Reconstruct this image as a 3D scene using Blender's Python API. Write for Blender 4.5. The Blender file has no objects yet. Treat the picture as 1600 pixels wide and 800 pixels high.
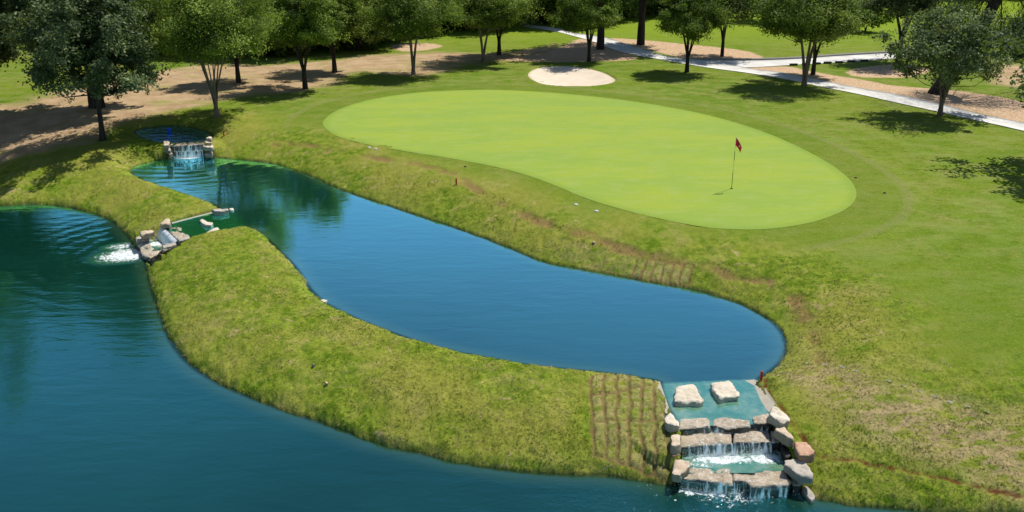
import bpy, bmesh, math, random, time
import numpy as np
from mathutils import Vector, noise as mn
from mathutils.geometry import delaunay_2d_cdt
T0 = time.time()
rng = np.random.default_rng(7)
sc = bpy.context.scene
COL = sc.collection
R = math.radians

# ------------------------------------------------------------------ camera
F = 1400.0; PITCH = R(20.5); HC = 12.5
cam_d = bpy.data.cameras.new('camera'); cam = bpy.data.objects.new('camera', cam_d); COL.objects.link(cam)
cam.location = (0, 0, HC); cam.rotation_euler = (R(90) - PITCH, 0, 0)
cam_d.sensor_width = 36; cam_d.lens = 36 * F / 1600; cam_d.clip_start = .5; cam_d.clip_end = 5000
sc.camera = cam

# ------------------------------------------------------------------ light
SUN_EL, SUN_AZ = R(59), R(48)
w = bpy.data.worlds.new("World"); sc.world = w; w.use_nodes = True
nt = w.node_tree; bg = nt.nodes['Background']
sky = nt.nodes.new('ShaderNodeTexSky'); sky.sky_type = 'NISHITA'; sky.sun_disc = False
sky.sun_elevation = SUN_EL; sky.sun_rotation = SUN_AZ; sky.altitude = 200
sky.air_density = 1.0; sky.dust_density = .4; sky.ozone_density = 1.5
nt.links.new(sky.outputs[0], bg.inputs[0]); bg.inputs[1].default_value = .095
sd = bpy.data.lights.new('sun', 'SUN'); sd.energy = 5.0; sd.angle = R(.5); sd.color = (1, .95, .86)
so = bpy.data.objects.new('sun', sd); COL.objects.link(so)
sv = Vector((math.cos(SUN_EL) * math.sin(SUN_AZ), math.cos(SUN_EL) * math.cos(SUN_AZ), math.sin(SUN_EL)))
so.rotation_euler = sv.to_track_quat('Z', 'Y').to_euler(); so.location = (0, 0, 60)
sc.view_settings.view_transform = 'Standard'; sc.view_settings.look = 'None'; sc.view_settings.exposure = 0

# ------------------------------------------------------------------ numeric helpers
def ray(px, py):
    xc = (np.asarray(px, float) - 800) / F; yc = (400 - np.asarray(py, float)) / F
    return xc, math.cos(PITCH) + yc * math.sin(PITCH), -math.sin(PITCH) + yc * math.cos(PITCH)
def onz(px, py, z):
    dx, dy, dz = ray(px, py); t = (np.asarray(z) - HC) / dz
    return np.stack([dx * t, dy * t], -1)
def smooth_closed(P, n=5):
    P = np.asarray(P, float); out = []
    N = len(P)
    for i in range(N):
        p0, p1, p2, p3 = P[i - 1], P[i], P[(i + 1) % N], P[(i + 2) % N]
        for k in range(n):
            t = k / n
            out.append(.5 * ((2 * p1) + (-p0 + p2) * t + (2 * p0 - 5 * p1 + 4 * p2 - p3) * t * t + (-p0 + 3 * p1 - 3 * p2 + p3) * t ** 3))
    return np.array(out)
def smooth_open(P, n=5):
    P = np.asarray(P, float); P = np.vstack([2 * P[0] - P[1], P, 2 * P[-1] - P[-2]]); out = []
    for i in range(1, len(P) - 2):
        p0, p1, p2, p3 = P[i - 1], P[i], P[i + 1], P[i + 2]
        for k in range(n):
            t = k / n
            out.append(.5 * ((2 * p1) + (-p0 + p2) * t + (2 * p0 - 5 * p1 + 4 * p2 - p3) * t * t + (-p0 + 3 * p1 - 3 * p2 + p3) * t ** 3))
    out.append(P[-2]); return np.array(out)
def segdist(x, y, A, B):
    d = B - A; L = max(d[0] ** 2 + d[1] ** 2, 1e-12)
    t = np.clip(((x - A[0]) * d[0] + (y - A[1]) * d[1]) / L, 0, 1)
    return (x - A[0] - t * d[0]) ** 2 + (y - A[1] - t * d[1]) ** 2
def polydist(x, y, P, closed=True):
    m = np.full(x.shape, 1e18); n = len(P)
    for i in range(n if closed else n - 1):
        m = np.minimum(m, segdist(x, y, P[i], P[(i + 1) % n]))
    return np.sqrt(m)
def inside(x, y, P):
    c = np.zeros(x.shape, bool); n = len(P)
    for i in range(n):
        a, b = P[i], P[(i + 1) % n]
        if a[1] == b[1]: continue
        k = ((a[1] > y) != (b[1] > y)) & (x < (b[0] - a[0]) * (y - a[1]) / (b[1] - a[1]) + a[0])
        c ^= k
    return c
class SDF:      # signed distance (positive outside), sampled on a grid
    def __init__(s, P, res=.12, margin=8.0, box=None, closed=True):
        s.P = np.asarray(P)
        lo = s.P.min(0) - margin; hi = s.P.max(0) + margin
        if box is not None: lo = np.maximum(lo, box[0]); hi = np.minimum(hi, box[1])
        s.lo = lo; s.res = res; s.m = margin
        nx = int((hi[0] - lo[0]) / res) + 2; ny = int((hi[1] - lo[1]) / res) + 2
        X, Y = np.meshgrid(lo[0] + np.arange(nx) * res, lo[1] + np.arange(ny) * res, indexing='ij')
        D = polydist(X, Y, s.P, closed)
        if closed: D = np.where(inside(X, Y, s.P), -D, D)
        s.D = D; s.nx, s.ny = nx, ny
    def __call__(s, x, y):
        gx = (x - s.lo[0]) / s.res; gy = (y - s.lo[1]) / s.res
        cx = np.clip(gx, 0, s.nx - 1.001); cy = np.clip(gy, 0, s.ny - 1.001)
        ix = cx.astype(int); iy = cy.astype(int); fx = cx - ix; fy = cy - iy
        D = s.D
        v = D[ix, iy] * (1 - fx) * (1 - fy) + D[ix + 1, iy] * fx * (1 - fy) + D[ix, iy + 1] * (1 - fx) * fy + D[ix + 1, iy + 1] * fx * fy
        return v + np.where(v > 0, np.hypot(gx - cx, gy - cy) * s.res, 0)
_tab = np.random.default_rng(11).random((256, 256))
def vnoise(x, y):
    ix = np.floor(x).astype(int); iy = np.floor(y).astype(int); fx = x - ix; fy = y - iy
    fx = fx * fx * (3 - 2 * fx); fy = fy * fy * (3 - 2 * fy)
    a = _tab[ix & 255, iy & 255]; b = _tab[(ix + 1) & 255, iy & 255]; c = _tab[ix & 255, (iy + 1) & 255]; d = _tab[(ix + 1) & 255, (iy + 1) & 255]
    return (a * (1 - fx) + b * fx) * (1 - fy) + (c * (1 - fx) + d * fx) * fy
def fbm(x, y, o=3):
    s = 0; a = .5; t = 0
    for k in range(o):
        s = s + a * vnoise(x * 2 ** k + 17 * k, y * 2 ** k + 31 * k); t += a; a *= .55
    return s / t
def sst(a, b, x):
    t = np.clip((x - a) / (b - a), 0, 1); return t * t * (3 - 2 * t)

# ------------------------------------------------------------------ ponds (shorelines on their own water planes)
LL, LM, LT = 0.0, .68, 1.30
low_px = [(-120, 324), (0, 322), (50, 319), (100, 323), (150, 335), (183, 350), (203, 372), (210, 384), (224, 402), (231, 425), (242, 465), (256, 505), (270, 538),
          (300, 572), (345, 600), (400, 624), (450, 643), (520, 666), (580, 688), (650, 706), (720, 722), (800, 735), (880, 741), (940, 743), (1000, 750), (1045, 757), (1070, 752), (1150, 752), (1225, 757),
          (1265, 777), (1300, 782), (1340, 790), (1450, 798), (1600, 806)]
low_w = np.vstack([onz(*np.array(low_px, float).T, LL), [[14, 15.5], [17, 8], [15, -35], [-38, -35], [-36, 5], [-30.5, 22], [-26, 32], [-25.5, 41], [-30, 49]]])
P_low = smooth_closed(low_w, 3)
main_px = [(262, 247), (290, 243), (322, 244), (355, 248), (400, 252), (432, 257), (480, 273), (520, 291), (560, 306), (600, 319), (650, 336), (700, 352), (760, 373), (800, 389), (850, 409), (900, 419),
           (950, 428), (1000, 438), (1050, 446), (1082, 452), (1120, 462), (1160, 476), (1197, 496), (1220, 517), (1229, 541), (1222, 563), (1205, 580), (1187, 592), (1186, 604), (1206, 640), (1196, 664), (1120, 668), (1062, 666), (1046, 642), (1032, 610), (1030, 597),
           (1000, 591), (950, 584), (900, 579), (850, 574), (800, 567), (740, 556), (680, 543), (620, 523), (560, 500), (515, 478), (498, 466), (480, 446), (460, 416), (435, 391), (420, 376), (402, 362), (383, 357),
           (345, 362), (300, 371), (281, 375), (266, 365), (255, 354), (268, 346), (300, 338), (336, 329), (334, 321), (302, 308), (270, 298), (240, 288), (215, 278), (203, 269), (208, 261), (232, 254)]
P_main = smooth_closed(onz(*np.array(main_px, float).T, LM), 3)
top_px = [(210, 208), (222, 201), (262, 196), (300, 199), (326, 207), (333, 214), (322, 221), (292, 224), (266, 224), (245, 222), (224, 217)]
P_top = smooth_closed(onz(*np.array(top_px, float).T, LT), 4)
S_low = SDF(P_low, .12, 10, box=(np.array([-45, 8]), np.array([32, 60])))
S_low_far = S_low
S_main = SDF(P_main, .1, 8); S_top = SDF(P_top, .1, 8)
chan_w = onz(*np.array([(1060, 664), (1206, 660), (1226, 690), (1250, 768), (1060, 768), (1064, 700)], float).T, np.array([LM, LM, .5, 0, 0, .4]))
S_chan = SDF(chan_w, .06, 3)
chan2_w = onz(*np.array([(254, 352), (282, 379), (257, 391), (236, 406), (208, 390), (222, 374), (240, 363)], float).T, np.array([LM, .74, .68, .35, 0, .2, .5]))
S_chan2 = SDF(chan2_w, .06, 3)
chan3_w = onz(*np.array([(267, 226), (319, 223), (318, 243), (268, 245)], float).T, np.array([LT, LT, LM, LM]))
S_chan3 = SDF(chan3_w, .06, 3)

# ------------------------------------------------------------------ base relief from spot heights
ctrl = [(0, 200, 1.5), (100, 160, 1.8), (200, 130, 1.9), (60, 262, 1.0), (0, 300, .6), (-300, 250, 1.2), (150, 285, .95), (235, 290, .95), (300, 325, .9), (180, 240, 1.4), (200, 228, 1.45), (340, 184, 1.75), (300, 192, 1.6), (250, 190, 1.6), (380, 225, 1.6), (460, 240, 1.6),
        (420, 120, 1.95), (520, 100, 2.05), (640, 112, 2.15), (520, 200, 1.9), (700, 150, 2.05), (850, 145, 2.15), (1000, 165, 2.15), (1150, 200, 2.05), (1300, 260, 1.95), (1330, 310, 1.85), (1200, 352, 1.78), (1000, 320, 1.75), (850, 275, 1.8), (700, 240, 1.85), (600, 225, 1.9),
        (600, 262, 1.7), (700, 290, 1.6), (800, 330, 1.55), (900, 365, 1.5), (1000, 395, 1.45), (1100, 418, 1.4), (1200, 450, 1.3), (1270, 520, 1.15), (1290, 575, 1.05), (1400, 560, 1.55), (1500, 450, 1.9), (1550, 350, 2.1), (1580, 550, 1.9), (1400, 400, 1.8), (1470, 640, 1.2), (1350, 660, .9), (1500, 700, .75), (1590, 745, .6), (1590, 640, 1.3),
        (1290, 720, .6), (1235, 640, .85), (1250, 600, .95), (330, 400, .85), (250, 430, .75), (430, 480, .83), (560, 540, .82), (800, 590, .82), (950, 600, .82), (1020, 620, .82), (1030, 680, .7),
        (740, 100, 2.55), (880, 97, 2.7), (1000, 97, 2.6), (700, 60, 2.0), (950, 64, 2.1), (1100, 95, 2.2), (1200, 116, 2.35), (1300, 138, 2.4), (1450, 170, 2.4), (1590, 200, 2.35), (1150, 140, 2.3), (1300, 180, 2.2), (1500, 230, 2.2), (1400, 100, 2.0), (1580, 130, 2.0), (1400, 60, 2.0), (500, 60, 2.0), (200, 70, 2.0)]
ca = np.array(ctrl, float); cp = onz(ca[:, 0], ca[:, 1], ca[:, 2])
far_ring = [(x, y) for x in (-300, -120, 0, 120, 300) for y in (150, 260, 600)] + [(-60, 60), (-45, 30), (60, 60), (45, 30), (-120, 80), (120, 80)]
cp = np.vstack([cp, far_ring]); cz = np.concatenate([ca[:, 2], np.full(len(far_ring), 2.0)])
def phi(r2): return np.sqrt(r2 + 4.0)
n = len(cp)
A = np.zeros((n + 1, n + 1)); A[:n, :n] = phi(((cp[:, None] - cp[None]) ** 2).sum(-1)); A[:n, n] = 1; A[n, :n] = 1
A[:n, :n] += np.eye(n) * -.02
rw = np.linalg.solve(A, np.concatenate([cz, [0]]))
def Bz(x, y):
    s = np.full(np.shape(x), rw[n])
    for i in range(n): s = s + rw[i] * phi((x - cp[i, 0]) ** 2 + (y - cp[i, 1]) ** 2)
    return np.clip(s, .35, 3.2)
def smin(a, b, k):
    h = np.clip(.5 + .5 * (b - a) / k, 0, 1); return b * (1 - h) + a * h - k * h * (1 - h)
def H0(x, y):
    b = Bz(x, y)
    rg = .26 * (fbm(x * 1.3, y * 1.3) - .5) + .16 * (fbm(x * 5, y * 5) - .5)
    dl, dm, dt = S_low(x, y) + rg, S_main(x, y) + rg * .8, S_top(x, y) + rg * .5
    z = b
    z = smin(z, LL + .02 + 1.7 * (1 - np.exp(-np.maximum(dl, 0) / 3.8)) + .1 * sst(0, .25, dl), .12)
    z = smin(z, LM + .03 + 1.5 * (1 - np.exp(-np.maximum(dm, 0) / 2.8)), .1)
    z = smin(z, LT + .03 + 1.5 * (1 - np.exp(-np.maximum(dt, 0) / 2.5)), .1)
    for d, L in ((dm, LM), (dt, LT)):
        z = np.where((d > 0) & (d < 1.2), np.maximum(z, L + .035 - .25 * np.maximum(d - .35, 0)), z)
    for d, L, dep in ((dl, LL, 1.0), (dm, LM, .75), (dt, LT, .5)):
        z = np.where(d <= 0, np.minimum(z, L + .03 - np.minimum(dep, -d * .9 + .12 * (d < 0))), z)
    for S, zz in ((S_chan, -.25), (S_chan2, -.2), (S_chan3, .45)):
        z = np.where(S(x, y) < 0, np.minimum(z, zz), z)
    return z
def hit(px, py, Hf):
    px = np.atleast_1d(np.asarray(px, float)); py = np.atleast_1d(np.asarray(py, float))
    dx, dy, dz = ray(px, py); dy = dy + 0 * px
    lo = (HC - 3.4) / -dz; hi = (HC + .2) / -dz
    for _ in range(34):
        m = (lo + hi) / 2; above = HC + dz * m > Hf(dx * m, dy * m)
        lo = np.where(above, m, lo); hi = np.where(above, hi, m)
    return np.stack([dx * lo, dy * lo], -1)
# bunker hollow
bunk_px = [(825, 118), (832, 110), (850, 105), (880, 103.5), (910, 106), (940, 113), (958, 122), (961, 127), (950, 132), (925, 135.5), (890, 136), (855, 133.5), (835, 127)]
P_bunk = smooth_closed(hit(*np.array(bunk_px, float).T, H0), 5); S_bunk = SDF(P_bunk, .1, 3)
def Hs(x, y):
    d = S_bunk(x, y)
    return H0(x, y) - .22 * sst(0, -1.6, d) + .10 * sst(1.4, 0, d) * sst(-.02, .15, d)
def on(px, py): return hit(px, py, Hs)
def onP(pts, n=4, closed=True):
    P = on(*np.array(pts, float).T); return smooth_closed(P, n) if closed else smooth_open(P, n)

green_px = [(505, 196), (510, 184), (530, 171), (565, 159), (610, 150), (660, 144), (720, 141), (780, 140.5), (850, 144), (920, 150), (1000, 160), (1070, 172), (1130, 186), (1190, 205), (1240, 226), (1290, 252), (1325, 278), (1338, 300), (1332, 318), (1310, 333), (1270, 347), (1220, 356),
            (1170, 359), (1110, 356), (1060, 348), (1010, 337), (960, 324), (910, 308), (870, 291), (820, 273), (770, 260), (700, 247), (630, 236), (570, 225), (525, 212)]
P_green = onP(green_px, 4); S_green = SDF(P_green, .2, 12)
dirt_polys = [[(-300, 290), (-300, 150), (0, 160), (60, 152), (130, 137), (250, 112), (330, 101), (440, 101), (520, 93), (600, 86), (680, 81), (760, 84), (830, 76), (870, 70), (860, 92), (790, 94), (735, 101), (690, 112), (640, 119), (560, 113), (530, 127), (480, 139), (400, 150), (350, 157), (290, 168), (245, 178), (200, 190), (150, 203), (130, 225), (60, 240), (0, 258)],
              [(1525, 102), (1620, 104), (1640, 138), (1560, 132)]]
mulch_polys = [[(790, 93), (850, 82), (880, 72), (905, 61), (925, 62), (955, 77), (985, 86), (992, 93), (930, 96), (860, 97)],
               [(950, 61), (1000, 62), (1080, 70), (1150, 77), (1185, 86), (1192, 94), (1140, 94), (1080, 92), (1030, 82)],
               [(1157, 105), (1200, 104.5), (1235, 104), (1270, 112), (1330, 122), (1400, 134), (1450, 138), (1530, 146), (1620, 166), (1620, 196), (1520, 175), (1420, 153), (1300, 131), (1220, 115)],
               [(1325, 110), (1400, 100), (1450, 108), (1430, 119), (1350, 121)], [(610, 72), (640, 67), (690, 70), (670, 78), (630, 80)]]
S_dirt = [SDF(onP(p, 3), .25, 3) for p in dirt_polys]; S_mulch = [SDF(onP(p, 3), .2, 2) for p in mulch_polys]
seam = onP([(420, 222), (480, 226), (540, 240), (610, 250), (680, 264), (740, 292), (790, 320), (850, 346), (930, 372), (1000, 393), (1085, 416), (1150, 432), (1215, 447), (1252, 485), (1276, 528), (1282, 566)], 5, False)
red = onP([(1186, 594), (1200, 612), (1216, 630), (1238, 662), (1256, 686), (1276, 711), (1330, 718), (1420, 735), (1500, 755), (1640, 785)], 5, False)
S_seam = SDF(seam, .08, 1.5, closed=False); S_red = SDF(red, .05, .6, closed=False)
S_dry = SDF(onP([(1200, 585), (1290, 568), (1400, 610), (1640, 690), (1640, 800), (1480, 720), (1330, 690), (1290, 640)], 3), .2, 2)
def quadline(corners, nu, nv, wob=.03):   # sod strips: joints between laid turves
    Q = on(*np.array(corners, float).T)
    segs = []
    for i in range(nu + 1):
        t = i / nu; segs.append((Q[0] * (1 - t) + Q[1] * t, Q[3] * (1 - t) + Q[2] * t))
    for j in range(nv + 1):
        t = j / nv; segs.append((Q[0] * (1 - t) + Q[3] * t, Q[1] * (1 - t) + Q[2] * t))
    return Q, segs
sodA = quadline([(922, 586), (1036, 597), (1042, 748), (926, 708)], 6, 3)
sodB = quadline([(1000, 402), (1082, 414), (1074, 447), (985, 432)], 6, 1)
sodC = quadline([(880, 372), (1000, 402), (985, 432), (862, 402)], 8, 1)
def sodmask(x, y):
    m = np.zeros(x.shape); ins = np.zeros(x.shape)
    for (Q, segs), st in ((sodA, 1.), (sodB, 1.), (sodC, .45)):
        lo = Q.min(0) - .5; hi = Q.max(0) + .5
        k = (x > lo[0]) & (x < hi[0]) & (y > lo[1]) & (y < hi[1])
        if not k.any(): continue
        xx = x[k] + .2 * (fbm(x[k] * 2.2, y[k] * 2.2) - .5); yy = y[k] + .2 * (fbm(x[k] * 2.2 + 50, y[k] * 2.2) - .5)
        d = np.full(xx.shape, 9.)
        for a, b in segs: d = np.minimum(d, np.sqrt(segdist(xx, yy, a, b)))
        v = sst(.07, .02, d) * (.55 + .8 * fbm(x[k] * 6, y[k] * 6)) * st
        i = inside(x[k], y[k], Q) * st
        m[k] = np.maximum(m[k], v); ins[k] = np.maximum(ins[k], i)
    return m, ins
def masks(x, y):
    dl, dm, dt, dg = S_low(x, y), S_main(x, y), S_top(x, y), S_green(x, y)
    wob = fbm(x * .35, y * .35) - .5; wob2 = fbm(x * 1.4, y * 1.4) - .5
    dirt = np.zeros(x.shape)
    for S in S_dirt: dirt = np.maximum(dirt, sst(.9, -.9, S(x, y) + 2.4 * wob))
    mulch = np.zeros(x.shape)
    for S in S_mulch: mulch = np.maximum(mulch, sst(.18, -.18, S(x, y) + .5 * wob2))
    near = np.minimum(np.minimum(dm, dt), dl * .8)
    bank = sst(5.2, 2.0, near + 1.6 * wob) * (y < 75)
    dsm = S_seam(x, y)
    sm = sst(.35, .05, np.abs(dsm + .5 * wob2)) * sst(.35, .75, fbm(x * 1.1, y * 1.1) + .12)
    rd = sst(.085, .035, S_red(x, y) + .05 * wob2)
    dry = sst(.8, -.8, S_dry(x, y) + 1.5 * wob)
    sod, ins = sodmask(x, y)
    return dict(dirt=dirt, mulch=mulch, bank=bank, dry=np.maximum(dry, .55 * ins), seam=sm, red=rd, dg=dg, sod=sod, edge=near)
def detail(x, y, m):
    a = m['bank'] * (m['edge'] > -.3)
    z = a * (.10 * (fbm(x * .9, y * .9) - .5) + .06 * (fbm(x * 3.1, y * 3.1) - .5) + .035 * (fbm(x * 9, y * 9) - .5))
    z = z + .02 * m['dirt'] * (fbm(x * 3, y * 3) - .5) + .03 * m['mulch'] * (fbm(x * 6, y * 6) - .5)
    fair = 1 - np.maximum(a, sst(1.5, 0, m['dg']))
    z = z + .035 * fair * (fbm(x * .7, y * .7) - .5) * sst(.0, 2, m['dg'])
    z = z * sst(0, .2, m['edge']) - .05 * m['sod'] - .06 * m['seam'] - .02 * m['red']
    return z

# ------------------------------------------------------------------ node material helpers
def new_mat(name):
    m = bpy.data.materials.new(name); m.use_nodes = True
    m.node_tree.nodes.clear(); return m, NT(m.node_tree)
class NT:
    def __init__(s, t): s.t = t
    def n(s, ty, **k):
        nd = s.t.nodes.new(ty)
        for a, b in k.items():
            if a.startswith('i_'):
                key = a[2:]; key = int(key) if key.isdigit() else key.replace('_', ' ')
                if isinstance(b, bpy.types.NodeSocket): s.t.links.new(b, nd.inputs[key])
                else: nd.inputs[key].default_value = b
            else: setattr(nd, a, b)
        return nd
    def L(s, a, b): s.t.links.new(a, b)
    def attr(s, name): return s.n('ShaderNodeAttribute', attribute_name=name).outputs['Fac']
    def pos(s): return s.n('ShaderNodeNewGeometry').outputs['Position']
    def math(s, op, a, b=0.0, clamp=False):
        nd = s.n('ShaderNodeMath', operation=op); nd.use_clamp = clamp
        for i, v in ((0, a), (1, b)):
            if isinstance(v, bpy.types.NodeSocket): s.L(v, nd.inputs[i])
            else: nd.inputs[i].default_value = v
        return nd.outputs[0]
    def mix(s, f, a, b, mode='MIX'):
        nd = s.n('ShaderNodeMix', data_type='RGBA', blend_type=mode)
        for i, v in ((0, f), (6, a), (7, b)):
            if isinstance(v, bpy.types.NodeSocket): s.L(v, nd.inputs[i])
            elif i == 0: nd.inputs[0].default_value = v
            else: nd.inputs[i].default_value = (*v, 1) if len(v) == 3 else v
        return nd.outputs[2]
    def noise(s, scale, detail=3, vec=None, rough=.55, stretch=None, dist=0):
        v = vec or s.pos()
        if stretch: v = s.n('ShaderNodeMapping', i_0=v, i_3=stretch).outputs[0]
        return s.n('ShaderNodeTexNoise', i_0=v, i_Scale=scale, i_Detail=detail, i_Roughness=rough, i_Distortion=dist).outputs[0]
    def ramp(s, f, a, b, lo=0., hi=1.):
        return s.n('ShaderNodeMapRange', i_0=f, i_1=a, i_2=b, i_3=lo, i_4=hi, interpolation_type='SMOOTHSTEP').outputs[0]
    def bump(s, h, strength, dist, normal=None):
        b = s.n('ShaderNodeBump', i_Height=h, i_Strength=strength, i_Distance=dist)
        if normal: s.L(normal, b.inputs['Normal'])
        return b.outputs[0]
    def out(s, sh): s.L(sh, s.n('ShaderNodeOutputMaterial').inputs[0])
    def bsdf(s, col, rough=.9, spec=.2, normal=None, **k):
        b = s.n('ShaderNodeBsdfPrincipled')
        for key, v in (('Base Color', col), ('Roughness', rough), ('Specular IOR Level', spec)):
            if isinstance(v, bpy.types.NodeSocket): s.L(v, b.inputs[key])
            else: b.inputs[key].default_value = (*v, 1) if key == 'Base Color' else v
        if normal: s.L(normal, b.inputs['Normal'])
        for a, v in k.items(): b.inputs[a].default_value = v
        return b
def simple(name, col, rough=.6, var=.25, scale=6, bump=.3, spec=.3, bd=.01, **k):
    m, t = new_mat(name)
    nz = t.noise(scale, 5, rough=.65)
    c = t.mix(nz, tuple(x * (1 - var) for x in col), tuple(min(1, x * (1 + var)) for x in col))
    b = t.bsdf(c, rough, spec, t.bump(nz, bump, bd), **k); t.out(b.outputs[0]); return m

# grass ground
def ground_material():
    m, t = new_mat('ground')
    big = t.noise(.13, 3); mid = t.noise(.9, 4, rough=.6); fine = t.noise(14, 4, rough=.7); vf = t.noise(38, 2, rough=.7)
    med = t.noise(3.2, 4, rough=.65)
    f1 = t.mix(t.ramp(big, .3, .7), (.100, .178, .010), (.162, .215, .020))
    f1 = t.mix(t.ramp(mid, .40, .70, 0, .8), f1, (.22, .23, .058))
    f1 = t.mix(t.ramp(t.noise(2.4, 5, rough=.75, stretch=(1, 1.6, 1)), .48, .66, 0, .75), f1, (.080, .135, .008))
    f1 = t.mix(t.ramp(t.noise(7, 5, rough=.8), .52, .68, 0, .7), f1, (.25, .265, .075))
    f1 = t.mix(t.ramp(t.noise(.45, 4, stretch=(1, 2.2, 1), rough=.65), .46, .64, 0, .5), f1, (.21, .255, .065))
    dg = t.attr('dg')
    s1 = t.math('SINE', t.math('MULTIPLY', t.math('ADD', dg, t.math('MULTIPLY', mid, 1.2)), 4.4))
    sm = t.math('MULTIPLY', t.ramp(dg, .6, 2.0), t.ramp(dg, 13, 5))
    f1 = t.mix(t.math('MULTIPLY', sm, t.ramp(s1, -.5, .9, 0, .16)), f1, (.21, .29, .05))
    f1 = t.mix(t.ramp(dg, 2.15, 1.7, 0, .45), f1, (.13, .19, .022))
    f1 = t.mix(t.math('MULTIPLY', t.ramp(dg, 1.7, 1.95), t.ramp(dg, 2.4, 2.1, 0, .5)), f1, (.20, .22, .07))
    gr = t.ramp(t.math('ADD', t.math('MULTIPLY', fine, .6), t.math('MULTIPLY', vf, .4)), .3, .7, .78, 1.22)
    # rough grass of the banks
    b1 = t.mix(t.ramp(med, .32, .68), (.088, .160, .008), (.235, .285, .034))
    b1 = t.mix(t.ramp(t.noise(.32, 3, rough=.6), .42, .62, 0, .7), b1, (.27, .262, .05))
    b1 = t.mix(t.ramp(mid, .5, .75, 0, .75), b1, (.33, .30, .085))
    b1 = t.mix(t.ramp(t.noise(1.7, 5, rough=.75, dist=.6), .585, .70, 0, .85), b1, (.45, .34, .17))
    b1 = t.mix(t.ramp(fine, .35, .25, 0, .6), b1, (.075, .11, .012))
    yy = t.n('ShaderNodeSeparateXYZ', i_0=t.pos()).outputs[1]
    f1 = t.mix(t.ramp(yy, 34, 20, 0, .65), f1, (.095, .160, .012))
    f1 = t.mix(t.ramp(yy, 74, 100, 0, .75), f1, (.20, .29, .02))  # distant fairway lightened in colour to look sunny
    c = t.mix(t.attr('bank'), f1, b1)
    strk = t.noise(1.5, 5, stretch=(1, 2.6, 1), rough=.72, dist=.4)
    c = t.mix(t.math('MULTIPLY', t.attr('dry'), t.ramp(strk, .38, .56)), c, (.37, .29, .145))
    c = t.mix(t.math('MULTIPLY', t.attr('sod'), .9), c, (.19, .135, .055))
    c = t.mix(t.math('MULTIPLY', t.attr('seam'), t.ramp(fine, .3, .55)), c, (.26, .165, .07))
    dcol = t.mix(t.ramp(mid, .3, .7), (.47, .34, .205), (.34, .235, .13))
    dcol = t.mix(t.ramp(t.noise(.35, 4, stretch=(1, 2.5, 1)), .52, .7, 0, .8), dcol, (.27, .27, .08))
    c = t.mix(t.attr('dirt'), c, dcol)
    mcol = t.mix(t.ramp(t.noise(9, 5, rough=.8), .35, .65), (.36, .23, .135), (.68, .50, .33))
    c = t.mix(t.attr('mulch'), c, mcol)
    c = t.mix(t.math('MULTIPLY', t.attr('red'), t.ramp(t.noise(5, 3), .35, .6, .15, .9)), c, (.13, .035, .02))
    c = t.mix(t.ramp(t.attr('edge'), .12, .0, 0, .5), c, (.10, .085, .04))
    c = t.mix(1.0, c, t.n('ShaderNodeCombineColor', i_0=gr, i_1=gr, i_2=gr).outputs[0], 'MULTIPLY')
    hgt = t.math('ADD', t.math('MULTIPLY', fine, .6), t.math('MULTIPLY', vf, .25))
    nb = t.bump(hgt, t.ramp(t.attr('bank'), 0, 1, .35, .9), .05)
    b = t.bsdf(c, .95, .03, nb)
    t.out(b.outputs[0]); return m
def green_material():
    m, t = new_mat('putting_green')
    a = t.noise(.35, 4, stretch=(.55, 1.5, 1), rough=.6); b = t.noise(1.6, 4, stretch=(.6, 1.4, 1), rough=.65); f = t.noise(30, 3, rough=.7)
    c = t.mix(t.ramp(a, .32, .68), (.235, .345, .062), (.29, .37, .052))
    c = t.mix(t.ramp(b, .45, .7, 0, .55), c, (.305, .375, .105))
    e = t.attr('dg'); c = t.mix(t.ramp(e, -.55, -.05, 0, .4), c, (.17, .27, .04))
    g = t.ramp(f, .3, .7, .92, 1.08)
    c = t.mix(1.0, c, t.n('ShaderNodeCombineColor', i_0=g, i_1=g, i_2=g).outputs[0], 'MULTIPLY')
    t.out(t.bsdf(c, .9, .05, t.bump(f, .12, .02)).outputs[0]); return m
def sand_material():
    m, t = new_mat('bunker_sand')
    a = t.noise(1.0, 4); f = t.noise(22, 4, rough=.7)
    c = t.mix(t.ramp(a, .35, .65), (.66, .555, .43), (.72, .62, .495))
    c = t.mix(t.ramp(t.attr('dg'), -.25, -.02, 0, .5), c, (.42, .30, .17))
    t.out(t.bsdf(c, .95, .1, t.bump(t.math('ADD', f, t.noise(3, 3)), .25, .03)).outputs[0]); return m
def concrete_material():
    m, t = new_mat('concrete_path')
    a = t.noise(.6, 4); f = t.noise(18, 4, rough=.7)
    c = t.mix(t.ramp(a, .3, .7), (.56, .545, .51), (.70, .685, .65))
    c = t.mix(t.ramp(t.noise(3, 5, rough=.7), .6, .75, 0, .35), c, (.36, .33, .28))
    t.out(t.bsdf(c, .85, .2, t.bump(f, .2, .01)).outputs[0]); return m
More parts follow.
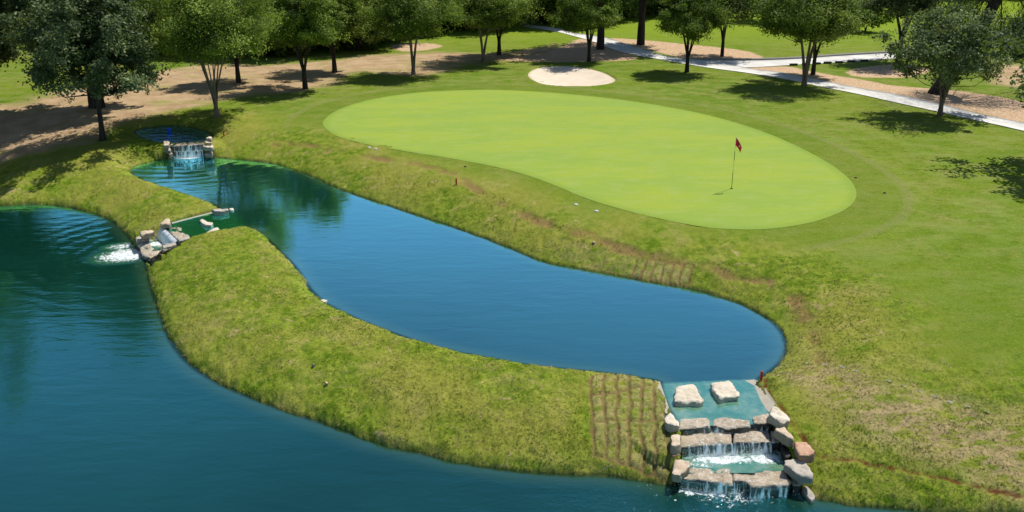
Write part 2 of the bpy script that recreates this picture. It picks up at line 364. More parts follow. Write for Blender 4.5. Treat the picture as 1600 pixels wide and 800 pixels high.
def water_material(name, ring=None, chop=.36, body=((.002, .024, .015), (.0035, .035, .026)), tint=(.8, 2.4, 2.65)):
    m, t = new_mat(name)
    p = t.pos()
    deep = t.mix(t.ramp(t.noise(.12, 3), .35, .65), body[0], body[1])
    edge = t.attr('shore')                       # metres in from the bank
    c = t.mix(t.ramp(edge, .7, .0, 0, .4), deep, (.05, .095, .04))
    sh = t.attr('shelf')
    shc = t.mix(t.ramp(t.noise(2.2, 5, rough=.65, dist=.15), .35, .75), (.05, .165, .105), (.19, .28, .19))
    c = t.mix(sh, c, shc)
    c = t.mix(t.attr('algae'), c, (.006, .075, .022))
    # ripples
    r1 = t.noise(1.1, 3, stretch=(.7, 1.9, 1), rough=.5, dist=.3); r2 = t.noise(5.5, 3, stretch=(.8, 1.6, 1), rough=.6); r3 = t.noise(22, 2, rough=.6)
    calm = t.ramp(t.noise(.09, 2), .35, .65, .5, 1.0)
    h = t.math('ADD', t.math('MULTIPLY', r1, 1.0), t.math('ADD', t.math('MULTIPLY', r2, .22), t.math('MULTIPLY', r3, .05)))
    h = t.math('MULTIPLY', h, calm)
    for (cx, cy, fall, amp, freq) in (ring or []):
        v = t.n('ShaderNodeVectorMath', operation='SUBTRACT', i_0=p, i_1=(cx, cy, 0)); sx = t.n('ShaderNodeSeparateXYZ', i_0=v.outputs[0])
        d = t.math('SQRT', t.math('ADD', t.math('POWER', sx.outputs[0], 2.0), t.math('POWER', sx.outputs[1], 2.0)))
        d2 = t.math('ADD', d, t.math('MULTIPLY', t.noise(.8, 3), .9))
        wv = t.math('SINE', t.math('MULTIPLY', d2, freq))
        h = t.math('ADD', h, t.math('MULTIPLY', wv, t.ramp(d, fall, .5, 0, amp)))
    nb = t.bump(h, chop, .05)
    nb = t.bump(t.noise(9, 4, rough=.7), t.ramp(t.attr('foam'), 0, .6, .0, 1.0), .06, nb)
    # froth
    fo = t.attr('foam')
    fn = t.noise(6.5, 6, rough=.72, dist=1.2)
    thr = t.math('SUBTRACT', .80, t.math('MULTIPLY', fo, .48))
    froth = t.n('ShaderNodeMapRange', i_0=t.math('SUBTRACT', fn, thr), i_1=-.03, i_2=.10).outputs[0]
    froth = t.math('MULTIPLY', froth, t.ramp(fo, 0, .12))
    sp = t.n('ShaderNodeTexVoronoi', i_Scale=3.4, i_Vector=p); sp.inputs['Randomness'].default_value = 1
    szs = t.n('ShaderNodeSeparateColor', i_0=sp.outputs['Color'])
    speck = t.math('LESS_THAN', sp.outputs['Distance'], t.math('MULTIPLY', t.ramp(t.math('ADD', szs.outputs[0], t.math('MULTIPLY', fo, 1.2)), .90, 1.15), t.math('ADD', .06, t.math('MULTIPLY', t.ramp(fo, 0, .3), .05))))
    speck = t.math('MULTIPLY', speck, .55)
    froth = t.math('MAXIMUM', froth, speck)
    bd = t.n('ShaderNodeBsdfDiffuse', i_0=c); gs = t.n('ShaderNodeBsdfGlossy', i_0=(*tint, 1), i_Roughness=.03); t.L(nb, gs.inputs['Normal'])  # oversized glossy tint brightens the sky reflection beyond real water
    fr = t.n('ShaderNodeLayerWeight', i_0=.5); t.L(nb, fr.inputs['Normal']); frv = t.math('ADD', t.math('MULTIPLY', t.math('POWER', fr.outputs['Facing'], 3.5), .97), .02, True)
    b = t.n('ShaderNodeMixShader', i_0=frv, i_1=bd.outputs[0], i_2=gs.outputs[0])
    wht = t.bsdf((.80, .86, .87), .55, .4, nb)
    s1 = t.n('ShaderNodeMixShader', i_0=froth, i_1=b.outputs[0], i_2=wht.outputs[0])
    # clear film at the very margin
    tr = t.n('ShaderNodeBsdfTransparent')
    s2 = t.n('ShaderNodeMixShader', i_0=t.ramp(edge, .16, .0, 0, .7), i_1=s1.outputs[0], i_2=tr.outputs[0])
    t.out(s2.outputs[0]); return m
def cascade_material():
    m, t = new_mat('falling_water')
    uv = t.n('ShaderNodeUVMap', uv_map='UVMap').outputs[0]
    s = t.noise(9.0, 5, vec=uv, stretch=(1, .16, 1), rough=.7, dist=.25); s2 = t.noise(1.6, 3, vec=uv, stretch=(1, .2, 1))
    den = t.attr('den')
    f = t.ramp(t.math('ADD', t.math('ADD', s, t.math('MULTIPLY', s2, .45)), t.math('MULTIPLY', den, .28)), .83, 1.0, .0, 1.0)
    wht = t.bsdf((.84, .88, .90), .35, .6, t.bump(s, .6, .03))
    gl = t.n('ShaderNodeBsdfGlossy', i_Roughness=.12); tr = t.n('ShaderNodeBsdfTransparent', i_0=(.80, .90, .90, 1))
    cl = t.n('ShaderNodeMixShader', i_0=.10, i_1=tr.outputs[0], i_2=gl.outputs[0])
    t.out(t.n('ShaderNodeMixShader', i_0=f, i_1=cl.outputs[0], i_2=wht.outputs[0]).outputs[0]); return m
def stone_material(name, a, b, wet=0):
    m, t = new_mat(name)
    n1 = t.noise(2.2, 5, rough=.65); n2 = t.noise(11, 5, rough=.72); n3 = t.noise(6, 5, stretch=(1, 1, 5), rough=.7)
    c = t.mix(t.ramp(n1, .3, .7), a, b)
    c = t.mix(t.ramp(n2, .52, .72, 0, .55), c, tuple(x * .45 for x in a))
    c = t.mix(t.ramp(n3, .58, .68, 0, .5), c, tuple(x * .5 for x in b))
    bp = t.bump(n2, .7, .03, t.bump(n3, .5, .03))
    if wet:
        # side faces painted near-black as shade; white sun glints of the film painted in
        film = t.noise(16, 5, rough=.75, dist=.8)
        c = t.mix(t.ramp(film, .53, .64, 0, .95), c, (.78, .82, .82))
        bp = t.bump(film, .9, .04, bp)
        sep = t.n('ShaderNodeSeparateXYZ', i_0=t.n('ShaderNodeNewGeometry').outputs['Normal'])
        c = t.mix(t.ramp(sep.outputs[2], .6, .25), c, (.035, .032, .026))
        t.out(t.bsdf(c, .16, .6, bp).outputs[0])
    else:
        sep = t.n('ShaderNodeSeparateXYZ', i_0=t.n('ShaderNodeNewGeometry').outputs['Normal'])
        c = t.mix(t.ramp(sep.outputs[2], .75, .25, 0, .8), c, tuple(x * .42 for x in a))  # shade painted into the colour: side faces darker than tops
        t.out(t.bsdf(c, .85, .25, bp).outputs[0])
    return m
def bark_material(name, a, b):
    m, t = new_mat(name)
    s = t.noise(7, 5, stretch=(1, 1, .25), rough=.7)
    t.out(t.bsdf(t.mix(t.ramp(s, .3, .7), a, b), .95, .15, t.bump(s, .8, .03)).outputs[0]); return m
def leaf_material(name, a, b, c3, trans=.28):
    m, t = new_mat(name)
    tint = t.attr('tint'); oi = t.n('ShaderNodeObjectInfo').outputs['Random']
    c = t.mix(tint, a, b); c = t.mix(t.ramp(tint, .8, 1, 0, .7), c, c3)  # brightest tints stand in for sunlit crown highlights; the rest is random tone
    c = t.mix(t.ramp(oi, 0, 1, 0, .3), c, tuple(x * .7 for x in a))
    d = t.bsdf(c, .6, .22)
    tr = t.n('ShaderNodeBsdfTranslucent'); t.L(t.mix(.5, c, (.20, .30, .02)), tr.inputs[0])
    t.out(t.n('ShaderNodeMixShader', i_0=trans, i_1=d.outputs[0], i_2=tr.outputs[0]).outputs[0]); return m

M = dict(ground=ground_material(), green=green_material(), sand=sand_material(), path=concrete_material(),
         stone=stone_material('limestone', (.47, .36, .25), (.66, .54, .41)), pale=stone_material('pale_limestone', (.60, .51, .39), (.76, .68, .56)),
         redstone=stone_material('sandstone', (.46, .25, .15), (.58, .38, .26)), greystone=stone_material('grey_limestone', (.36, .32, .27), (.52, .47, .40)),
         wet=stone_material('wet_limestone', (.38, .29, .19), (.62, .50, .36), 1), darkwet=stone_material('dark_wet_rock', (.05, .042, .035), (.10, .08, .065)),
         cascade=cascade_material(), bark=bark_material('bark', (.10, .075, .055), (.22, .18, .14)), darkbark=bark_material('dark_bark', (.022, .018, .015), (.06, .05, .042)),
         red=simple('red_paint', (.42, .018, .015), .5, .3, 12), blue=simple('blue_plastic', (.005, .10, .75), .35, .1, 8), white=simple('white_plastic', (.62, .64, .62), .4, .1, 20),
         flag=simple('red_cloth', (.62, .012, .04), .8, .2, 9), pole=simple('pole_paint', (.72, .72, .66), .35, .05, 8), band=simple('pole_band', (.10, .11, .03), .5, .2, 8),
         dark=simple('dark_rubber', (.02, .02, .02), .7, .3, 12), kerb=simple('kerb_concrete', (.30, .28, .26), .9, .25, 5), wood=simple('dark_timber', (.045, .055, .045), .85, .35, 9),
         scrap=simple('pale_plastic', (.38, .42, .42), .4, .25, 20), cup=simple('cup_dark', (.01, .01, .01), .8, .2, 5), car=simple('car_paint', (.55, .62, .68), .25, .05, 3, .02), glass=simple('dark_glass', (.03, .05, .07), .08, .1, 3, .02),
         apron=simple('silty_concrete', (.40, .36, .29), .85, .3, 4, .5))

# ------------------------------------------------------------------ object helpers
def tag(o, label=None, cat=None, group=None, kind=None):
    if label: o['label'] = label
    if cat: o['category'] = cat
    if group: o['group'] = group
    if kind: o['kind'] = kind
    return o
def link(name, me, parent=None, mat=None):
    o = bpy.data.objects.new(name, me); COL.objects.link(o)
    if parent: o.parent = parent
    if mat is not None and me is not None and not me.materials: me.materials.append(mat)
    return o
def empty(name, loc, rz=0):
    o = bpy.data.objects.new(name, None); COL.objects.link(o); o.location = loc; o.rotation_euler = (0, 0, rz); o.empty_display_size = .2; return o
def mesh_np(name, V, Fc, attrs=None, smooth=True, nv=4):
    V = np.asarray(V, np.float32); Fc = np.asarray(Fc, np.int32)
    me = bpy.data.meshes.new(name); me.vertices.add(len(V)); me.vertices.foreach_set('co', V.ravel())
    k = Fc.shape[1]; me.loops.add(Fc.size); me.loops.foreach_set('vertex_index', Fc.ravel())
    me.polygons.add(len(Fc)); me.polygons.foreach_set('loop_start', np.arange(0, Fc.size, k, dtype=np.int32))
    me.polygons.foreach_set('loop_total', np.full(len(Fc), k, np.int32))
    if smooth: me.polygons.foreach_set('use_smooth', np.ones(len(Fc), bool))
    me.update(calc_edges=True)
    for a, v in (attrs or {}).items():
        at = me.attributes.new(a, 'FLOAT', 'POINT'); at.data.foreach_set('value', np.asarray(v, np.float32).ravel())
    me.validate()
    return me
def zz(x, y): return float(Hs(np.array([x], float), np.array([y], float))[0])
def full(x, y):
    return Hs(x, y) + detail(x, y, masks(x, y))

# ------------------------------------------------------------------ terrain sheet
Ya = np.concatenate([np.linspace(-45, 12, 20, endpoint=False), 12 * (185 / 12) ** np.linspace(0, 1, 960), 185 * (2500 / 185) ** np.linspace(0, 1, 30)[1:]])
ui = np.linspace(-1.13, 1.13, 1150); uo = 1.13 * (7 / 1.13) ** np.linspace(0, 1, 26)[1:]
Ua = np.concatenate([-uo[::-1], ui, uo])
Wd = .535 * np.maximum(Ya, 12) + 2.6
GX = Ua[None] * Wd[:, None]; GY = np.repeat(Ya[:, None], len(Ua), 1)
gx, gy = GX.ravel(), GY.ravel()
mk = masks(gx, gy); GZ0 = Hs(gx, gy); gz = GZ0 + detail(gx, gy, mk)
ny, nx = GX.shape
idx = np.arange(ny * nx).reshape(ny, nx)
quads = np.stack([idx[:-1, :-1], idx[:-1, 1:], idx[1:, 1:], idx[1:, :-1]], -1).reshape(-1, 4)
me = mesh_np('ground', np.stack([gx, gy, gz], -1), quads, mk)
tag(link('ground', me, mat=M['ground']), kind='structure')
print('terrain', time.time() - T0)

# ------------------------------------------------------------------ water sheets (cells of the same layout)
def ell(x, y, px, py, z, rx, ry, rot=0):
    c = onz(px, py, z); dx = x - c[0]; dy = y - c[1]; a = math.cos(rot); b = math.sin(rot)
    return np.sqrt(((dx * a + dy * b) / rx) ** 2 + ((-dx * b + dy * a) / ry) ** 2)
def water(name, S, z, mat, foam, shelf=None, algae=None, cut=None, margin=.3):
    d = S(gx, gy); keep = d < margin
    if cut is not None:
        for P in cut: keep &= ~inside(gx, gy, P)
    kq = quads[keep[quads].all(1)]
    used = np.unique(kq); mp = np.full(len(gx), -1); mp[used] = np.arange(len(used))
    x, y = gx[used], gy[used]
    fo = np.zeros(x.shape)
    for (px, py, rx, ry, rot, s) in foam: fo = np.maximum(fo, s * sst(1.25, .2, ell(x, y, px, py, z, rx, ry, rot)))
    at = dict(shore=-d[used], foam=fo, shelf=shelf(x, y) if shelf else np.zeros(x.shape), algae=algae(x, y) if algae else np.zeros(x.shape))
    me = mesh_np(name, np.stack([x, y, np.full(x.shape, z)], -1), mp[kq], at)
    return tag(link(name, me, mat=mat), kind='structure')
c1 = onz(214, 392, 0); c2 = onz(295, 245, LM); c3 = onz(1150, 772, 0)
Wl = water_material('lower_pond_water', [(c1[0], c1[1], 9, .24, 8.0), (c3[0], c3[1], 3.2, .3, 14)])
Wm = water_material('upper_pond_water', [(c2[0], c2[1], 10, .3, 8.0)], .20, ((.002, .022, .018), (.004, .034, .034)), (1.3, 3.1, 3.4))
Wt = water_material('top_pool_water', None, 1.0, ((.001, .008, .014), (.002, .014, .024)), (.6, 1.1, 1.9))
SW = lambda pts, z: onz(*np.array(pts, float).T, z)
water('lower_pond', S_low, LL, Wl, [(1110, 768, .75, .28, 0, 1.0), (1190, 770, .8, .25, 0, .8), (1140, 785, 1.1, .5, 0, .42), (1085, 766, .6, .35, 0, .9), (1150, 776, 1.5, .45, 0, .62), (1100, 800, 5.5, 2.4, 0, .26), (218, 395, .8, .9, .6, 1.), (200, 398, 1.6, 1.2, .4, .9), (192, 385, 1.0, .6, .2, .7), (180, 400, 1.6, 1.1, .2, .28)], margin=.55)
S_shelf = SDF(SW([(1026, 598), (1190, 591), (1215, 640), (1215, 690), (1040, 690)], LM), .06, 1.0)
S_alg = SDF(SW([(255, 350), (340, 327), (368, 334), (385, 357), (375, 364), (279, 380)], LM), .08, 2.0)
def shelf(x, y): return sst(.05, -.05, S_shelf(x, y) + .08 * fbm(x * 4, y * 4)) * .95 + 0
def algae(x, y): return sst(.3, -.4, S_alg(x, y)) * .9 + .0
cutM = SW([(1040, 668.5), (1215, 664), (1215, 720), (1040, 720)], LM); cutM2 = SW([(253, 353.5), (280, 378.5), (250, 400), (225, 360)], LM)
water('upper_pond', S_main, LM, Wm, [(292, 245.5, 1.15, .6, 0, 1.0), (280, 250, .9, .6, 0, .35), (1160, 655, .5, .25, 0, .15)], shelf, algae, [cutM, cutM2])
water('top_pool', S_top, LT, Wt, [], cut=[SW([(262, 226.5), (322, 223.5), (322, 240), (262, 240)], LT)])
def flat_sheet(name, P, z, mat, foam, shelfv=1.0, res=.05):
    x0, y0 = P.min(0); x1, y1 = P.max(0); X, Y = np.meshgrid(np.arange(x0, x1 + res, res), np.arange(y0, y1 + res, res), indexing='ij')
    x, y = X.ravel(), Y.ravel(); i = np.arange(x.size).reshape(X.shape)
    q = np.stack([i[:-1, :-1], i[1:, :-1], i[1:, 1:], i[:-1, 1:]], -1).reshape(-1, 4)
    ins = inside(x, y, P); q = q[ins[q].all(1)]; u = np.unique(q); mp = np.full(x.size, -1); mp[u] = np.arange(len(u)); x, y = x[u], y[u]
    fo = np.zeros(x.shape)
    for (px, py, rx, ry, rot, s) in foam: fo = np.maximum(fo, s * sst(1.25, .2, ell(x, y, px, py, z, rx, ry, rot)))
    me = mesh_np(name, np.stack([x, y, np.full(x.shape, z)], -1), mp[q], dict(shore=np.ones(x.shape), foam=fo, shelf=np.full(x.shape, shelfv), algae=np.zeros(x.shape)))
    return tag(link(name, me, mat=mat), kind='structure')
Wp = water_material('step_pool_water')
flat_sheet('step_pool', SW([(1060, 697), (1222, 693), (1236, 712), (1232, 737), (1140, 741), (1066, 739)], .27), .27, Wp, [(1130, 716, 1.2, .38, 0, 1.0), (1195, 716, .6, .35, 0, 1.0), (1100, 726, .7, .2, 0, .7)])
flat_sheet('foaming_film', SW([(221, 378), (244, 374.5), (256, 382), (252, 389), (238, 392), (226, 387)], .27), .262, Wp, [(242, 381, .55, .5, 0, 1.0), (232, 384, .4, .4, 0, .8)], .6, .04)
print('water', time.time() - T0)

# ------------------------------------------------------------------ draped sheets
def drape(name, P, lift, mat, step=.5, S=None, label=None, kind='structure', zf=Hs, skirt=None):
    P = np.asarray(P)
    # resample the outline
    out = []
    for i in range(len(P)):
        a, b = P[i], P[(i + 1) % len(P)]; L = np.hypot(*(b - a)); k = max(1, int(L / step))
        for j in range(k): out.append(a + (b - a) * j / k)
    P2 = np.array(out)
    x0, y0 = P2.min(0); x1, y1 = P2.max(0)
    X, Y = np.meshgrid(np.arange(x0, x1, step), np.arange(y0, y1, step)); x, y = X.ravel() + rng.uniform(-.05, .05, X.size) * step, Y.ravel()
    k = inside(x, y, P2) & (polydist(x, y, P2) > step * .4); pts = np.vstack([P2, np.stack([x[k], y[k]], -1)])
    nb = len(P2)
    V, E, Fs, _, _, _ = delaunay_2d_cdt([Vector(p) for p in pts], [(i, (i + 1) % nb) for i in range(nb)], [], 1, 1e-5)
    V = np.array([tuple(v) for v in V]); tri = np.array([f for f in Fs if len(f) == 3])
    a, b, c = V[tri[:, 0]], V[tri[:, 1]], V[tri[:, 2]]
    cen = (a + b + c) / 3; tri = tri[inside(cen[:, 0], cen[:, 1], P2)]
    a, b, c = V[tri[:, 0]], V[tri[:, 1]], V[tri[:, 2]]
    cr = (b - a)[:, 0] * (c - a)[:, 1] - (b - a)[:, 1] * (c - a)[:, 0]; tri[cr < 0] = tri[cr < 0][:, ::-1]
    z = zf(V[:, 0], V[:, 1]) + lift
    at = dict(dg=S(V[:, 0], V[:, 1])) if S else None
    VV = np.column_stack([V, z]); 
    if skirt:
        lowv = VV[:nb].copy(); lowv[:, 2] -= skirt; s0 = len(VV); VV = np.vstack([VV, lowv])
        sk = []
        for i in range(nb):
            j = (i + 1) % nb; sk += [(i, s0 + i, j), (j, s0 + i, s0 + j)]
        tri = np.vstack([tri, sk])
        if at: at['dg'] = np.concatenate([at['dg'], np.zeros(nb)])
    me = mesh_np(name, VV, tri, at)
    return tag(link(name, me, mat=mat), kind=kind, label=label)
drape('putting_green', P_green, .008, M['green'], .6, S_green)
drape('sand_bunker', P_bunk, .012, M['sand'], .3, S_bunk)
pu = [(800, 36), (823, 39), (868, 44), (897, 52), (943, 58.5), (975, 68), (1008, 78), (1040, 88), (1086, 94), (1125, 97), (1155, 104), (1180, 109), (1222, 114), (1261, 122), (1303, 130), (1342, 138), (1407, 149.5), (1472, 164), (1531, 179), (1600, 193), (1760, 228)]
pl = [(1760, 243), (1600, 205.5), (1531, 190), (1466, 175.5), (1407, 162.5), (1342, 148), (1277, 135), (1229, 124.5), (1164, 114), (1125, 109), (1073, 101), (1027, 92.6), (982, 84.5), (953, 76), (930, 66.6), (897, 57), (865, 49), (820, 42), (800, 39)]
Pp = np.vstack([smooth_open(on(*np.array(pu, float).T), 3), smooth_open(on(*np.array(pl, float).T), 3)])
drape('cart_path', Pp, .045, M['path'], .8, skirt=.2)
pu2 = [(1110, 95.3), (1180, 95), (1245, 92.6), (1310, 88), (1398, 83), (1470, 79), (1530, 76)]; pl2 = [(1530, 84), (1470, 87), (1398, 92), (1342, 96), (1277, 100), (1232, 102.4), (1180, 105.6), (1130, 106)]
Pp2 = np.vstack([smooth_open(on(*np.array(pu2, float).T), 3), smooth_open(on(*np.array(pl2, float).T), 3)])
drape('side_path', Pp2, .038, M['path'], .8, skirt=.2)
# kerb on the far side of the side path
def strip_box(name, pts, wdt, h, mat, sink=.1, kind='structure'):
    P = np.asarray(pts); d = np.gradient(P, axis=0); d /= np.hypot(*d.T)[:, None]; nn = np.stack([-d[:, 1], d[:, 0]], -1)
    z = Hs(P[:, 0], P[:, 1]); V = []
    for s, t in ((-.5, -sink), (-.5, h), (.5, h), (.5, -sink)):
        V.append(np.column_stack([P + nn * s * wdt, z + t]))
    V = np.stack(V, 1).reshape(-1, 3); q = []
    for i in range(len(P) - 1):
        for k in range(4): q.append((i * 4 + k, i * 4 + (k + 1) % 4, i * 4 + 4 + (k + 1) % 4, i * 4 + 4 + k))
    q += [(0, 1, 2, 3), tuple(4 * (len(P) - 1) + k for k in (3, 2, 1, 0))]
    me = mesh_np(name, V, q, smooth=False); o = link(name, me, mat=mat)
    if kind: o['kind'] = kind
    return o
strip_box('path_kerb', smooth_open(on(*np.array([(1100, 94), (1180, 94.2), (1245, 91.8), (1310, 87.2), (1398, 82.2), (1470, 78.3)], float).T), 5), .25, .16, M['kerb'])
# silt aprons beside the outlets
def fixedsheet(name, pts, zs, mat):
    z0 = np.mean(zs); Pz = [(*onz(p[0], p[1], z), z) for p, z in zip(pts, zs)]
    bm = bmesh.new(); vs = [bm.verts.new(p) for p in Pz]; f = bm.faces.new(vs); f.normal_update()
    if f.normal.z < 0: bmesh.ops.reverse_faces(bm, faces=[f])
    r = bmesh.ops.extrude_face_region(bm, geom=[f]); 
    for v in [g for g in r['geom'] if isinstance(g, bmesh.types.BMVert)]: v.co.z += 0
    for v in vs: v.co.z -= .3
    bmesh.ops.recalc_face_normals(bm, faces=bm.faces)
    me = bpy.data.meshes.new(name); bm.to_mesh(me); bm.free(); return tag(link(name, me, mat=mat), kind='structure')
fixedsheet('concrete_apron', [(1150, 596), (1178, 593), (1190, 597), (1224, 648), (1206, 648), (1180, 622)], [.67, .69, .75, .75, .69, .66], M['apron'])
fixedsheet('concrete_edge', [(1022, 596), (1031, 596), (1048, 645), (1040, 646)], [.72, .71, .71, .72], M['apron'])
fixedsheet('concrete_edge', [(268, 347.5), (330, 331.5), (332, 332.8), (300, 341), (269, 349.4)], [.71, .71, .69, .69, .69], M['apron'])

# ------------------------------------------------------------------ rocks
def rock(name, poly, ztop, th, mat, label, vox=.035, rough=.035, seed=0, tilt=0, cat='rock', group=None, draft=.1):
    P = np.array([onz(p[0], p[1], ztop) for p in poly]); c = P.mean(0)
    bm = bmesh.new()
    rr = random.Random(seed * 13 + 5)
    rings = []
    for k, (s, dz) in enumerate(((.90, 0), (1.0, -.04), (1 + draft * .6, -th * .45), (1.0, -th))):
        rings.append([bm.verts.new((c[0] + (p[0] - c[0]) * s * (1 + rr.uniform(-.05, .05)), c[1] + (p[1] - c[1]) * s * (1 + rr.uniform(-.03, .03)), ztop + dz + (rr.uniform(-.02, .03) if k < 3 else 0))) for p in P])
    N = len(P); bm.faces.new(rings[0]); bm.faces.new(rings[-1][::-1])
    for a, b in zip(rings[:-1], rings[1:]):
        for i in range(N): bm.faces.new((a[i], b[i], b[(i + 1) % N], a[(i + 1) % N]))
    bmesh.ops.recalc_face_normals(bm, faces=bm.faces); bmesh.ops.triangulate(bm, faces=bm.faces)
    ext = max(P.max(0) - P.min(0)); vx = min(vox, ext / 9, th / 4)
    for v in bm.verts: v.co -= Vector((c[0], c[1], ztop - th))
    me = bpy.data.meshes.new(name); bm.to_mesh(me); bm.free()
    o = bpy.data.objects.new(name, me); COL.objects.link(o)
    rm = o.modifiers.new('r', 'REMESH'); rm.mode = 'VOXEL'; rm.voxel_size = vx
    dg = bpy.context.evaluated_depsgraph_get(); me2 = bpy.data.meshes.new_from_object(o.evaluated_get(dg)); o.modifiers.clear(); o.data = me2; bpy.data.meshes.remove(me)
    me2.name = name
    bm = bmesh.new(); bm.from_mesh(me2); bmesh.ops.smooth_vert(bm, verts=bm.verts, factor=.18, use_axis_x=True, use_axis_y=True, use_axis_z=True); bm.normal_update()
    off = Vector((seed * 3.1, seed * 1.7, 0)); sc_ = 1 / max(.12, ext * .35)
    for v in bm.verts:
        p = v.co + off
        d = mn.fractal(p * sc_, .6, 2.1, 4) * rough * ext * .9
        lay = (mn.noise(Vector((p.x * .7, p.y * .7, p.z * 14))) ) * .018 * (1 - abs(v.normal.z))
        fc = mn.cell(p * sc_ * 1.1) * .05 * ext * (.4 if mat.name.startswith('wet') else 1) if False else 0
        rid = (mn.ridged_multi_fractal(p * sc_ * .9, 1.0, 2.0, 3, .9, 2.0) - 1.0) * .012 * ext
        v.co += v.normal * (d + lay - rid)
    for f in bm.faces: f.smooth = True
    bm.to_mesh(me2); bm.free(); me2.materials.clear(); me2.materials.append(mat)
    try: me2.set_sharp_from_angle(angle=R(38))
    except Exception: pass
    o.location = (c[0], c[1], ztop - th)
    return tag(o, label, cat, group)
